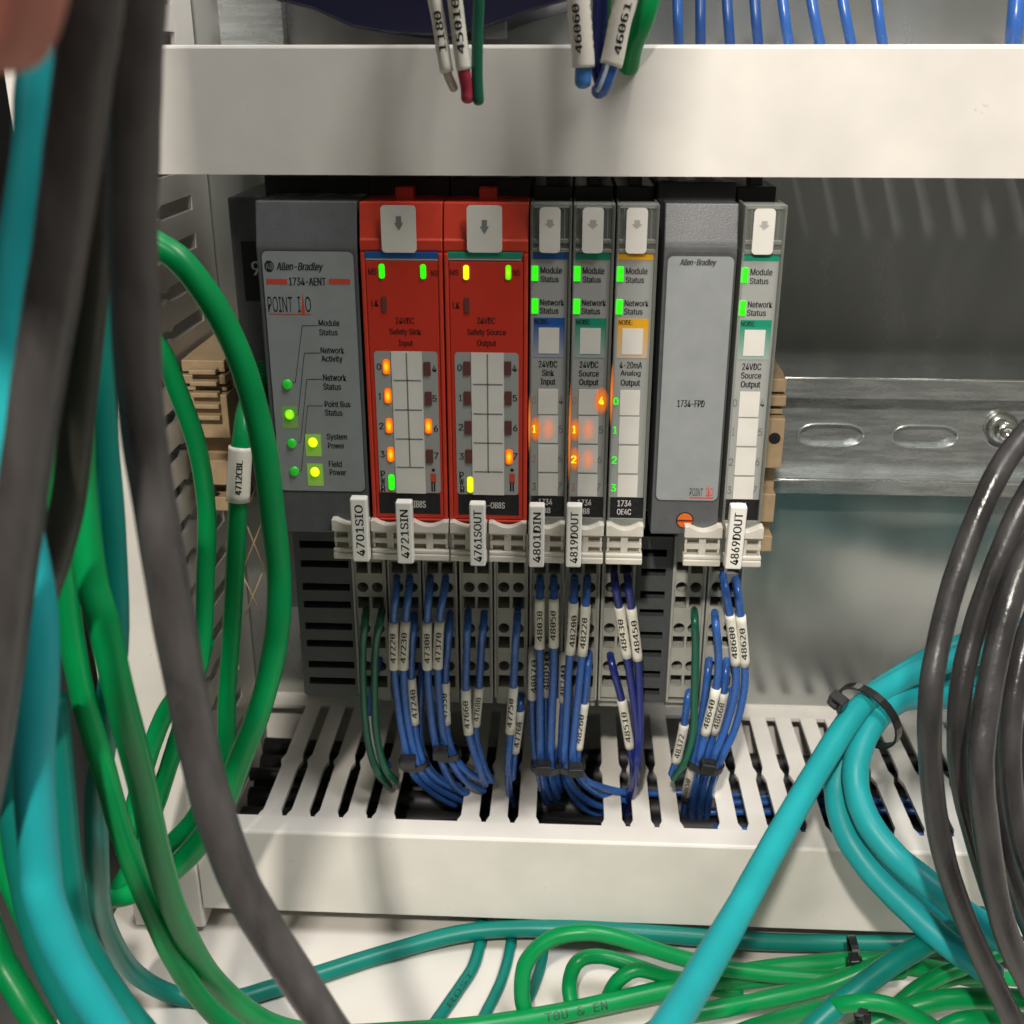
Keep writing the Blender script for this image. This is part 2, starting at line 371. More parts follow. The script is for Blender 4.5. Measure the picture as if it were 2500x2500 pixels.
xs = lipx(624)+pitch/2
XD = at(462, 1960, FR).x                        # right side of the upright duct
hduct('wire_duct', 'lower white slotted duct with wires dropping between its fingers', zt_low, zl0, XD+.5, 400, {5, 6, 10, 11, 15}, pitch, xs)
zt_up, zb_up = at(1400, 109, FR).z, at(1400, 430, FR).z
hduct('wire_duct', 'upper white duct with a plain cover above the module row', zt_up, zb_up, at(330, 300, FR).x, 400, set(), pitch, xs-pitch*2)
# upright duct on the left
r = empty('upright_duct', (XD-30, Y(FR), ZF), 'upright white slotted duct left of the modules behind the hanging cables', 'wire duct', 'white slotted wiring ducts')
yf = Y(FR); X0 = at(215, 1500, FR).x
c = MB(); c.prism([(X0, yf), (XD-1, yf), (XD-.3, yf+.3), (XD, yf+1), (XD, yf+9.5), (XD-1.4, yf+9.5), (XD-1.4, yf+1.6), (X0+1.4, yf+1.6), (X0+1.4, yf+9.5), (X0, yf+9.5)], 'z', ZF+3, 640); c.build('cover', duct_m, r)
shade_duct = mat('grey_duct_plastic', (.30, .30, .29), .4)
b = MB(); b.box(XD-4, XD-2.4, -22, -1.6, ZF+3, 640); b.box(X0, XD-4.2, -1.5, -.05, ZF+3, 640); b.build('wall_strip', duct_m, r)
poly = finger_mesh(-22-(yf+4), 13.2, 1.6); first = None; z = ZF+12
while z < 560:
    if first is None:
        m_ = MB(); m_.prism([(yf+4+t, px_) for px_, t in poly], 'x', -.8, .8); first = m_.build('finger', duct_m, r); fo = first
    else: fo = first.copy(); sc.collection.objects.link(fo); fo.parent = r
    fo.location = Vector((XD-3.2, 0, z))*S-wloc(r); z += 13.2
# ------------------------------------------------------------------ mounting rail
zr1, zr0 = at(2100, 925, 413).z, at(2100, 1207, 413).z
rl = empty('mounting_rail', (60, Y(413), (zr0+zr1)/2), 'zinc plated slotted mounting rail running right behind the modules', 'rail')
ya, yb = Y(413), Y(421); m = MB(); hgt = zr1-zr0; fl = hgt*.14; x0, x1 = -150, 400
for prof in ([(ya, zr1), (ya, zr1-fl), (yb, zr1-fl), (yb, zr1-fl-1), (ya+1, zr1-fl-1)][:0],): pass
m.prism([(ya, zr1), (ya+1.2, zr1), (ya+1.2, zr1-fl), (yb, zr1-fl), (yb, zr1-fl-1.2), (ya, zr1-fl-1.2)], 'x', x0, x1)
m.prism([(ya, zr0), (ya+1.2, zr0), (ya+1.2, zr0+fl*.8), (yb, zr0+fl*.8), (yb, zr0+fl*.8+1.2), (ya, zr0+fl*.8+1.2)], 'x', x0, x1)
m.build('flange', rail_m, rl)
m = MB(); wz1, wz0 = zr1-fl-.6, zr0+fl*.8+.6; zm = at(2030, 1062, 421).z
s0 = at(2028, 1062, 421).x; sp_ = at(2258, 1062, 421).x-s0; hl = (at(2108, 1062, 421).x-at(1948, 1062, 421).x)/2; hh = (at(2030, 1035, 421).z-at(2030, 1089, 421).z)/2
k0 = -7
for k in range(k0, 9):
    cx = s0+k*sp_; hole_cell(m, cx-sp_/2, cx+sp_/2, wz0, wz1, ('stadium', cx, zm, hl, hh), yb, 2.6, True)
m.build('web', rail_m, rl)
m = MB()
for zz, yy in ((zr1, ya+.2), (zr1-fl-.6, yb), (zr0+fl*.8+.6, yb), (zr0+fl*.8+.3, ya+.3)): m.tube([(x0, yy, zz), (x1, yy, zz)], .42, 8, sub=1)
m.build('rolled_edge', bright_m, rl)
# raised rims round the two slots in view
for k in (0, 1, 2):
    m = MB(); n = 28; pts = []
    for i in range(n+1):
        t = 2*math.pi*i/n; c_, s_ = math.cos(t), math.sin(t)
        pts.append((s0+k*sp_+(hl-hh)*(1 if c_ > 0 else -1)*(abs(c_)**.3)+hh*c_, yb-.1, zm+hh*s_))
    m.tube(pts, .35, 6, sub=1); m.build('slot_rim', rail_m, rl)
# rail screw at the right
p = at(2462, 1060, 412); sw = empty('rail_screw', p, 'shiny domed screw with washer fixing the rail beside the black cables', 'screw')
m = MB(); disc(m, p, 6.2, Y(419), Y(420.5), 28); m.build('washer', bright_m, sw)
m = MB(); n = 20
rings = [(4.9, 419), (4.9, 416.5), (4.3, 414.8), (3.0, 413.5), (1.2, 412.9), (1.0, 414.2), (.01, 414.2)]
vs = []; fs = []
for rr, dd in rings: vs += [(p.x+rr*math.cos(2*math.pi*k/n), Y(dd), p.z+rr*math.sin(2*math.pi*k/n)) for k in range(n)]
for i in range(len(rings)-1): fs += [(i*n+k, i*n+(k+1) % n, (i+1)*n+(k+1) % n, (i+1)*n+k) for k in range(n)]
m.add(vs, fs, True); m.build('screw_head', bright_m, sw)
# ------------------------------------------------------------------ modules
MF = 327.0
ZT = at(1340, 498, MF).z; ZBr = at(1100, 1276, MF).z; ZBg = at(740, 1300, MF).z
YM = Y(MF)
def adapter():
    xa, xb = at(621, 560, MF).x, at(871, 560, MF).x
    r = empty('network_adapter', ((xa+xb)/2, YM, ZBg), 'wide dark grey network adapter with six round green lamps at the left end', 'network adapter')
    b = MB(); z1 = ZT; zs = at(740, 592, MF).z
    b.prism([(YM+3.2, z1), (YM+.3, zs), (YM, zs-1.5), (YM, ZBg+.6), (YM+.6, ZBg), (YM+60, ZBg), (YM+60, z1-1), (YM+4, z1)], 'x', xa, xb-.25, .35)
    b.build('housing', grey_m, r)
    b = MB(); b.box(xa-3, xb, YM+26, -14, ZBg+6, z1+5, .6); b.build('rear_body', black_m, r)
    # lower left half with the address wheels and the network socket
    xl0 = at(566, 620, 357).x
    b = MB(); b.box(xl0, xa-.3, YM+30, -14, at(560, 888, 357).z, z1-2, .8); b.build('address_housing', grey_m, r)
    b = MB(); x0, x1, z0, z1_ = R(596, 640, 690, 588, 735, 357); b.box(x0, xa-.4, YM+29.6, YM+31, z0, z1_, .2); b.build('address_window', black_m, r)
    t = MB(); q = R(614, 634, 648, 638, 672, 356.5); text_xz(t, '9', q[0], q[1], q[2], q[3], YM+29.5); t.build('printed_text', inkw_m, r)
    b = MB(); x0, x1, z0, z1_ = R(618, 660, 912, 896, 930, 360); b.box(x0, x1+6, YM+30, YM+45, z0-1, z1_+1, .3)
    b.build('network_socket', bright_m, r)
    b = MB(); b.box(x0+.7, x1+5, YM+29.8, YM+31, z0, z1_, .1); b.build('socket_opening', black_m, r)
    b = MB(); b.box(xl0, xa-1, YM+48, -14, ZBg, at(560, 930, 370).z); b.build('lower_body', dark_m, r)
    # silver label
    X = [(at(638, 614, MF).x+at(686, 1198, MF).x)/2, (at(859, 614, MF).x+at(894, 1198, MF).x)/2]
    z0, z1_ = at(790, 1198, MF).z, at(750, 614, MF).z
    b = MB(); b.prism(rounded(X[0], X[1], z0, z1_, 1.6), 'y', YM-.25, YM+.1); b.build('label_plate', plate_m, r)
    b = MB(); b.prism(rounded(X[0]-.5, X[1]+.5, z0-.5, z1_+.5, 2), 'y', YM-.06, YM+.1); b.build('label_rim', dark_m, r)
    d = MF-.3; t = MB()
    RT(t, 'Allen-Bradley', 675, 641, 789, 665, d, .012, .3); RT(t, '1734-AENT', 706, 678, 795, 697, d, .01)
    RT(t, 'POINT', 654, 724, 714, 762, d, -.012); RT(t, 'I', 724, 724, 736, 762, d, -.03); RT(t, 'O', 745, 724, 759, 762, d, -.012)
    for s, x0, y0, x1, y1 in (('Module', 778, 781, 828, 796), ('Status', 780, 804, 824, 819), ('Network', 783, 848, 840, 863), ('Activity', 785, 868, 836, 887),
            ('Network', 789, 914, 845, 930), ('Status', 790, 936, 832, 952), ('Point Bus', 793, 979, 855, 994), ('Status', 794, 1000, 836, 1015),
            ('System', 798, 1059, 847, 1077), ('Power', 801, 1081, 841, 1095), ('Field', 803, 1125, 834, 1140), ('Power', 805, 1146, 845, 1160)):
        RT(t, s, x0, y0, x1, y1, d)
    def ln(a, b_, wd=.17):
        A = at(*a, d); B = at(*b_, d); v = (B-A); v.y = 0; n_ = Vector((-v.z, 0, v.x)).normalized()*wd/2
        A.y = B.y = Y(d); t.add([A+n_, A-n_, B-n_, B+n_], [(0, 1, 2, 3)])
    for pts in (((776, 795), (738, 795), (721, 934), (714, 934)), ((781, 862), (743, 862), (728, 1012), (719, 1012)),
                ((787, 926), (749, 926), (734, 1080), (726, 1080)), ((789, 991), (751, 991), (736, 1149), (731, 1149))):
        for a, b_ in zip(pts, pts[1:]): ln(a, b_)
    q = at(657, 650, d); oc = [(q.x+1.45*math.cos(math.radians(22.5+45*k)), Y(d), q.z+1.75*math.sin(math.radians(22.5+45*k))) for k in range(8)]
    t.add(oc, [tuple(range(8))]); t.build('printed_text', ink_m, r)
    t = MB(); RT(t, 'AB', 648, 643, 666, 657, d-.06, -.01); t.build('logo_text', plate_m, r)
    t = MB()
    for x0, x1 in ((650, 701), (803, 855)): RB(t, x0, x1, 681, 694, d, .02)
    ln_ = at(738, 766, d); A, B, C_ = at(745, 766, d), at(739, 713, d), at(736, 766, d)
    for v in (A, B, C_): v.y = Y(d)
    t.add([A, B, C_], [(0, 1, 2)]); RB(t, 658, 759, 766, 768, d, .02); t.build('red_print', inkr_m, r)
    for x, y, mm, pad in ((702, 938, led_dim, None), (707, 1012, led_lime, led_pad), (713, 1082, led_dim, None), (719, 1150, led_dim, None), (764, 1080, led_yel, led_pad2), (769, 1152, led_yel, led_pad2)):
        if pad:
            b = MB(); RB(b, x-18, x+20, y-20, y+34, d-.0, .05); b.build('painted_lamp_glow', pad, r)  # green spill round the lens, put into an emissive patch
        q = at(x, y, d); b = MB(); n = 14; vs = []; fs = []
        rr0 = 1.45
        for k in range(4):
            a_ = k/3*math.pi/2; rr = rr0*math.cos(a_)+.001
            vs += [(q.x+rr*math.cos(2*math.pi*j/n), Y(d)-.1-rr0*.5*math.sin(a_), q.z+1.1*rr*math.sin(2*math.pi*j/n)) for j in range(n)]
        for i in range(3): fs += [(i*n+j, i*n+(j+1) % n, (i+1)*n+(j+1) % n, (i+1)*n+j) for j in range(n)]
        b.add(vs, fs, True)
        led2 = {id(led_dim): led_dim, id(led_lime): led_lime}.get(id(mm), mm)
        b.build('status_lamp', led2, r)
    return r, xa, xb
ad, AXa, AXb = adapter()
def lamp_lens(r, x, y, wd, ht, m_, d, rnd=True):
    b = MB(); x0, x1, z0, z1 = R(x-wd/2, x+wd/2, y, y-ht/2, y+ht/2, d)
    b.prism(rounded(x0, x1, z0, z1, min((x1-x0), (z1-z0))*(.42 if rnd else .1), 3), 'y', Y(d)-.25, Y(d)+.1); b.build('status_lamp', m_, r)
def person(r, x, y0, y1, d):
    t = MB(); h = y1-y0; q = at(x, y0+h*.1, d); disc(t, q, .55, Y(d), Y(d)+.02, 10)
    for dx in (-3, 3): RB(t, x+dx-2, x+dx+2, y0+h*.6, y1, d, .02)
    t.build('figure_print', ink_m, r); t = MB(); RB(t, x-7, x+7, y0+h*.25, y0+h*.62, d, .02); t.build('red_print', inkr_m, r)
def red_module(label, xs0, xs1, tabx, arrow, bar, barm, leds, rows, digits, texts, panel, white, hor, dark, code, pwr, pers):
    xa, xb = at(xs0, 560, MF).x, at(xs1, 560, MF).x
    r = empty('safety_module', ((xa+xb)/2, YM, ZBr), label, 'safety module', 'red safety modules')
    zs = at(1000, 583, MF).z; b = MB()
    b.prism([(YM+2.4, ZT), (YM+.3, zs), (YM-.2, zs-.4), (YM-.2, zs-3.2), (YM+.2, zs-3.8), (YM, ZBr+.5), (YM+.5, ZBr), (YM+50, ZBr), (YM+50, ZT-1), (YM+3, ZT)], 'x', xa+.12, xb-.12, .25)
    b.build('housing', red_m, r)
    b = MB(); b.box(xa, xb, YM+22, -14, ZBr+6, ZT+5, .5); b.build('rear_body', black_m, r)
    b = MB(); xm = (xa+xb)/2; b.box(xm-2.6, xm+2.6, YM+10, YM+16, ZT-1, ZT+3.2, .4); b.build('release_latch', redlab_m, r)
    zb = at(1000, 1200, MF).z
    b = MB(); b.box(xa+1.5, xb-1.5, YM-.5, YM+.3, at(1000, 1262, MF).z, at(1000, 636, MF).z, .3); b.build('label_film', redlab_m, r)
    b = MB(); b.box(xa+.2, xa+1.4, YM-.7, YM+.3, ZBr+1, zs-3.9, .3); b.box(xb-1.4, xb-.2, YM-.7, YM+.3, ZBr+1, zs-3.9, .3); b.box(xa+1.4, xb-1.4, YM-.7, YM+.3, ZBr+.8, at(1000, 1264, MF).z, .3)
    b.build('front_frame', red_m, r)
    d = MF-.55
    b = MB(); x0, x1, z0, z1 = R(tabx[0], tabx[1], 560, 501, 616, d); b.prism(rounded(x0, x1, z0, z1, 1.1), 'y', Y(d)-.55, Y(d)-.1); tb = b.build('insert_tab', white_m, r)
    b = MB(); ax = at(arrow[0], arrow[1], d); h = 4.0; w_ = 1.3
    P2 = [(-.75, h), (.75, h), (.75, h*.55), (w_, h*.55), (0, 0), (-w_, h*.55), (-.75, h*.55)]
    b.add([(ax.x+p_[0], Y(d)-.6, ax.z-h/2+p_[1]) for p_ in P2], [tuple(range(7))]); b.build('arrow_print', line_m, tb)
    b = MB(); RB(b, *bar, d, .5, .15); b.build('colour_bar', barm, r)
    b = MB(); RB(b, bar[0]+2, bar[1]-2, bar[3]+1, bar[3]+5, d, .3, .1); b.build('bar_edge', card_m, r)
    t = MB()
    for s, x0, y0, x1, y1 in texts: RT(t, s, x0, y0, x1, y1, d, .0)
    t.build('printed_text', inkred_m, r)
    x0, x1, z0, z1 = R(*panel, d); b = MB(); b.prism(rounded(x0, x1, z0, z1, 1), 'y', Y(d)-.1, Y(d)+.1); b.build('channel_panel', card_m, r)
    d2 = d-.15; x0, x1, z0, z1 = R(*white, d2); b = MB(); b.box(x0, x1, Y(d2)-.15, Y(d2), z0, z1); wc = b.build('insert_card', white_m, r)
    d3 = d2-.2; t = MB()
    for y in hor: zz = at((white[0]+white[1])/2, y, d3).z; t.box(x0+.5, x1-.4, Y(d3), Y(d3)+.05, zz-.2, zz+.2)
    t.box((x0+x1)/2-.2, (x0+x1)/2+.2, Y(d3), Y(d3)+.05, at(1000, hor[-1], d3).z, z1-.4); t.build('card_rules', line_m, wc)
    for x, y, on in rows: lamp_lens(r, x, y, 17, 36 if on else 33, on or off_m, d2, bool(on))
    for x, y, on in leds: lamp_lens(r, x, y, 14 if on else 12, 36, on or off_m, d, bool(on))
    x0_, y0_, on = pwr; lamp_lens(r, x0_, y0_, 15, 38, on, d2)
    t = MB()
    for s, x, y in digits: RT(t, s, x-5, y-8, x+5, y+8, d2, .0)
    t.build('channel_numbers', ink_m, r); person(r, *pers, d2)
    t = MB(); x0, x1, z0, z1 = RB(t, *dark, d, .15, yref=1230); t.build('code_strip', black_m, r)
    t = MB(); RT(t, *code, d-.1, .0); t.build('code_text', inkw_m, r)
    return r
red_module('left red safety input module with blue bar and four orange lamps down its left side', 875, 1080, (931, 1016), (974, 545), (890, 1071, 615, 631), blue_bar,
    [(932, 662, led_green), (1033, 663, led_green), (938, 742, None)],
    [(943, 895, led_or), (947, 966, led_or), (950, 1039, led_or), (954, 1109, led_or), (1043, 900, None), (1046, 973, None), (1046, 1040, led_or), (1049, 1114, None)],
    [('0', 925, 895), ('1', 928, 967), ('2', 931, 1040), ('3', 934, 1109), ('4', 1060, 900), ('5', 1061, 973), ('6', 1064, 1046), ('7', 1065, 1113), ('P', 935, 1157), ('W', 935, 1175), ('R', 936, 1192)],
    [('MS', 899, 655, 919, 671), ('NS', 1052, 660, 1069, 675), ('LK', 907, 732, 924, 748), ('24VDC', 966, 775, 1011, 791), ('Safety Sink', 951, 802, 1028, 821), ('Input', 974, 830, 1008, 849)],
    (913, 1068, 870, 858, 1202), (955, 1030, 877, 858, 1204), (929, 1001, 1072, 1141), None and 0 or (926, 1075, 1204, 1254), ('1734-IB8S', 968, 1222, 1039, 1239), (956, 1177, led_green), (1058, 1142, 1200))
red_module('right red safety output module with green bar and one orange lamp beside the 7', 1081, 1291, (1140, 1226), (1183, 554), (1092, 1275, 616, 631), green_bar,
    [(1138, 665, led_yel), (1241, 665, led_lime), (1140, 745, None)],
    [(1140, 899, None), (1141, 972, None), (1143, 1044, None), (1145, 1114, None), (1240, 899, None), (1241, 972, None), (1241, 1044, None), (1243, 1115, led_or)],
    [('0', 1122, 898), ('1', 1124, 971), ('2', 1125, 1043), ('3', 1127, 1114), ('4', 1256, 899), ('5', 1257, 972), ('6', 1258, 1045), ('7', 1258, 1114), ('P', 1127, 1160), ('W', 1127, 1177), ('R', 1129, 1195)],
    [('MS', 1099, 658, 1119, 672), ('NS', 1253, 658, 1269, 674), ('LK', 1106, 738, 1122, 753), ('24VDC', 1165, 775, 1209, 791), ('Safety Source', 1141, 803, 1235, 822), ('Output', 1165, 830, 1211, 849)],
    (1110, 1266, 870, 861, 1207), (1150, 1230, 877, 861, 1208), (939, 1011, 1082, 1152), (1119, 1267, 1207, 1257), ('1734-OB8S', 1156, 1226, 1232, 1241), (1148, 1183, led_yel), (1250, 1142, 1200))
def grad(name, c):
    m = mat(name, c, .35); nt = m.node_tree; b = nt.nodes['Principled BSDF']; t = nt.nodes.new('ShaderNodeTexCoord'); s_ = nt.nodes.new('ShaderNodeSeparateXYZ')
    rp = nt.nodes.new('ShaderNodeValToRGB'); rp.color_ramp.elements[0].color = (*[x*.35+.3 for x in c], 1); rp.color_ramp.elements[1].color = (*c, 1)
    rp.color_ramp.elements[0].position = .05; rp.color_ramp.elements[1].position = .85
    nt.links.new(t.outputs['Generated'], s_.inputs[0]); nt.links.new(s_.outputs['Z'], rp.inputs['Fac']); nt.links.new(rp.outputs['Color'], b.inputs['Base Color']); return m
g_blue, g_green, g_yel = grad('blue_fading_print', (.015, .09, .32)), grad('green_fading_print', (.01, .26, .15)), grad('yellow_fading_print', (.75, .38, .015))
REFX = at(1320.6, 660, MF).x
def io_module(label, refpx, xl_, xr_, barm, gm, lines, code, lit, glow, right=True, refy=660):
    off = at(refpx, refy, MF).x-REFX; d = MF
    xa, xb = at(1294, 560, MF).x+off+.1, at(1396, 560, MF).x+off
    r = empty('io_module', ((xa+xb)/2, YM, ZBr), label, 'io module', 'narrow input and output modules')
    ZC = at(1340, 616, MF).z; ZBB = at(1340, 1285, MF).z
    b = MB(); b.box(xa+.3, xb-.3, YM+1.2, YM+60, ZBB+1, ZC, .3); b.build('housing', mat('io_housing_grey', (.16, .165, .15), .45), r)
    b = MB(); b.box(xa, xb, YM+20, -14, ZBr+6, ZT+3, .5); b.build('rear_body', black_m, r)
    b = MB(); xm = (xa+xb)/2; b.box(xm-2, xm+2, YM+22, YM+28, ZT+1, ZT+6, .4); b.build('release_latch', black_m, r)
    # clear cover: side rails, top window
    b = MB(); z0, z1 = ZBB, ZT
    b.box(xa, xa+.7, YM-.4, YM+14, z0, z1, .2); b.box(xb-.7, xb, YM-.4, YM+14, z0, z1, .2); b.box(xa+.7, xb-.7, YM-.4, YM+8, ZT-1, ZT, .2)
    b.box(xa+.7, xb-.7, YM-.3, YM+.6, ZC+.1, ZC+1.0, .2)
    zq = at(1340, 583, MF).z; b.box(xa+.7, xb-.7, YM-.1, YM+1.5, zq-1.2, zq, .3)
    for q in (xa+1.9, xb-2.3): b.box(q, q+.35, YM+.2, YM+6, zq, ZT-1.5, .1)
    b.box(xa+.7, xb-.7, YM-.3, YM+.3, ZBB, at(1340, 1262, MF).z, .2); b.build('clear_cover', clear2_m, r)
    b = MB(); b.box(xa+.7, xb-.7, YM+.3, YM+.7, ZC+1, ZT-1, .1); b.build('clear_window', clear_m, r)
    b = MB(); b.box(xa+.8, xb-.8, YM+9, YM+60, ZC, ZT-2, .3); b.build('inner_frame', mat('io_inner_frame', (.10, .105, .085), .5), r)
    dl = MF+.8
    def rb(xx0, xx1, y0, y1, dd, t_, nm, mm, bev=0, par=None, yr=None):
        m_ = MB(); RB(m_, xx0, xx1, y0, y1, dd, t_, bev, off=off, yref=yr); return m_.build(nm, mm, par or r)
    rb(1297, 1386, 632, 1211, dl, .3, 'label_card', card_m, yr=640); rb(1298, 1386, 618, 633, dl-.1, .3, 'colour_bar', barm)
    m_ = MB(); x0, x1, z0, z1 = R(1317, 1368, 560, 506, 617, MF-.4); m_.prism(rounded(x0+off, x1+off, z0, z1, 1.1), 'y', YM-.75, YM-.45); tb = m_.build('insert_tab', white_m, r)
    m_ = MB(); ax = at(1343, 546, MF); w_ = 1.45; h = 2.4
    P2 = [(-.8, h), (.8, h), (.8, h*.55), (w_, h*.5), (0, 0), (-w_, h*.5), (-.8, h*.55)]
    m_.add([(ax.x+off+p_[0], YM-.8, ax.z-h/2+p_[1]) for p_ in P2], [tuple(range(7))]); m_.build('arrow_print', mat('pale_grey_print', (.36, .36, .33), .5), tb)
    for y0, y1 in ((649, 686), (729, 766)):
        rb(1297, 1314, y0, y1, dl-.3, .5, 'status_lamp', led_green, .15)
    t = MB(); dt = dl-.06
    for s, x0, y0, x1, y1 in (('Module', 1320, 652, 1372, 668), ('Status', 1320, 674, 1364, 689), ('Network', 1319, 731, 1377, 746), ('Status', 1318, 751, 1363, 766)): RT(t, s, x0, y0, x1, y1, dt, .0, off=off)
    rb(1303, 1378, 776, 872, dl-.1, .2, 'node_frame', gm)
    RT(t, 'NODE:', 1306, 779, 1339, 791, dl-.15, .01, off=off)
    rb(1315, 1365, 800, 863, dl-.2, .2, 'node_card', white_m)
    cx = 1338
    for i, (s, wd) in enumerate(lines):
        y0, y1 = ((881, 897), (902, 918), (924, 943))[i]
        if s in ('Source',): y0, y1 = 903, 918
        RT(t, s, cx-wd/2, y0, cx+wd/2, y1, dt, .0, off=off)
    t.build('printed_text', ink_m, r)
    for y0, y1 in ((950, 1011), (1015, 1081), (1086, 1152), (1157, 1210)): rb(1314, 1362, y0, y1, dl-.15, .2, 'channel_card', white_m)
    rb(1294, 1377, 1211, 1259, dl-.1, .3, 'code_strip', black_m)
    t = MB(); RT(t, '1734', 1315, 1218, 1348, 1233, dl-.2, .0, off=off); RT(t, code, 1331-len(code)*4.2, 1239, 1331+len(code)*4.2, 1253, dl-.2, .0, off=off); t.build('code_text', inkw_m, r)
    groups = {}
    for i in range(4):
        groups.setdefault(lit.get(str(i), 'n'), []).append((str(i), 1304, (977, 1047, 1120, 1188)[i]))
        if right: groups.setdefault(lit.get(str(i+4), 'n'), []).append((str(i+4), (1369, 1369, 1367, 1365)[i], (977, 1048, 1120, 1188)[i]))
    for k, L in groups.items():
        t = MB(); e = {'n': 5, 'd': 5}.get(k, 5.5)
        for s, x, y in L: RT(t, s, x-e, y-9, x+e, y+9, dt if k in 'nd' else dl-.3, .02 if k in 'og' else -.02, off=off)
        t.build('channel_numbers', {'n': inkg_m, 'd': dull_or, 'o': led_yel2, 'g': led_green}[k], r)
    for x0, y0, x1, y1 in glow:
        rb(x0, x1, y0, y1, dl-(.2 if x0 != 1320 else .23) if x1-x0 > 10 else MF-.5, .03, 'painted_glow', glow_pk if x0 == 1320 else glow_or)  # orange light of the digits painted on card and cover edge
    return r
led_yel2 = led('lit_amber_digit', (1, .62, .02), 1.6)
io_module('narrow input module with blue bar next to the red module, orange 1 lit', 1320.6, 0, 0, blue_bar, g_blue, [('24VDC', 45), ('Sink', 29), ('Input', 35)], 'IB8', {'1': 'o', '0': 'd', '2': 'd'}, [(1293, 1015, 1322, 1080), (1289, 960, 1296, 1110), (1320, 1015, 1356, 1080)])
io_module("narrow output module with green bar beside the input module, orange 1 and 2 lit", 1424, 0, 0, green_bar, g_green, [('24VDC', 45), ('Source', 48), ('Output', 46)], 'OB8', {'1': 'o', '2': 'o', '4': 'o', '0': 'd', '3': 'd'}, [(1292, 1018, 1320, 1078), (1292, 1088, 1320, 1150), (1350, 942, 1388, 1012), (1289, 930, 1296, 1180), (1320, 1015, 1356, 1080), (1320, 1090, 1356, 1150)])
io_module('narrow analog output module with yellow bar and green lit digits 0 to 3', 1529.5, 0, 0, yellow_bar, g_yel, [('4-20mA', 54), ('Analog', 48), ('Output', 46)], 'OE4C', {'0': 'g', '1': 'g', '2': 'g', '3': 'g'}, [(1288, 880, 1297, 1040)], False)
io_module('narrow output module with green bar at the right end, no orange digit lit', 1835.3, 0, 0, green_bar, g_green, [('24VDC', 45), ('Source', 48), ('Output', 46)], 'OB8', {}, [], True, 655)
def distributor():
    xa, xb = at(1624, 560, MF).x, at(1806, 560, MF).x; ZB2 = at(1600, 1305, MF).z
    r = empty('power_distributor', ((xa+xb)/2, YM, ZB2), 'plain grey power distributor with blank silver plate and orange screw, second from right', 'power distributor')
    zs = at(1700, 592, MF).z; b = MB()
    b.prism([(YM+3.6, ZT), (YM+.3, zs), (YM, zs-1.5), (YM, ZB2+.6), (YM+.6, ZB2), (YM+55, ZB2), (YM+55, ZT-1), (YM+4, ZT)], 'x', xa, xb-.2, .35); b.build('housing', grey_m, r)
    b = MB(); b.box(xa-1.6, xb, YM+12, -14, ZB2+3, ZT+5, .5); b.build('rear_body', black_m, r)
    X0 = (at(1629, 626, MF).x+at(1603, 1219, MF).x)/2; X1 = (at(1789, 626, MF).x+at(1755, 1219, MF).x)/2
    z0, z1 = at(1690, 1221, MF).z, at(1700, 626, MF).z
    b = MB(); b.prism(rounded(X0-.6, X1+.6, z0-.5, z1+1.2, 2), 'y', YM-.06, YM+.1); b.build('label_rim', dark_m, r)
    b = MB(); b.prism(rounded(X0, X1, z0, z1, 1.6), 'y', YM-.2, YM+.1); b.build('label_plate', plate_m, r)
    d = MF-.25; t = MB(); RT(t, 'Allen-Bradley', 1660, 633, 1749, 652, d, .0, .3); RT(t, '1734-FPD', 1654, 977, 1720, 994, d, .0); RT(t, 'POINT', 1684, 1192, 1716, 1211, d, -.015); t.build('printed_text', ink_m, r)
    t = MB(); RT(t, 'I', 1721, 1192, 1729, 1211, d, -.03); RT(t, 'O', 1733, 1192, 1741, 1211, d, -.015); RB(t, 1684, 1742, 1214, 1217, d, .02)
    A, B, C_ = at(1732, 1213, d), at(1730, 1183, d), at(1727, 1213, d)
    for v in (A, B, C_): v.y = Y(d)
    t.add([A, B, C_], [(0, 1, 2)]); t.build('red_print', inkr_m, r)
    q = at(1672, 1271, d); b = MB(); disc(b, q, 2.7, YM-.1, YM+.2, 28); b.build('screw_recess', black_m, r)
    b = MB(); disc(b, q, 2.35, YM-.3, YM+.2, 28); sc_ = b.build('screw', orange_m, r)
    b = MB(); b.box(q.x-2.3, q.x+2.3, YM-.36, YM-.28, q.z-.3, q.z+.3); b.build('screw_slot', mat('dark_orange_slot', (.12, .01, .005), .5), sc_)
    # printed marks and a latch on its top side
    t = MB()
    for k in range(3):
        for j in range(14):
            zz = ZT+5.15; yy = YM+15+j*4.0; xx = xa-1+k*8.0
            t.add([(xx, yy, zz), (xx+2.6, yy, zz), (xx+2.6, yy+2.2+random.random(), zz), (xx, yy+2.2, zz)], [(0, 1, 2, 3)])
    t.build('side_print', inkw_m, r)
    return r
fpd = distributor()
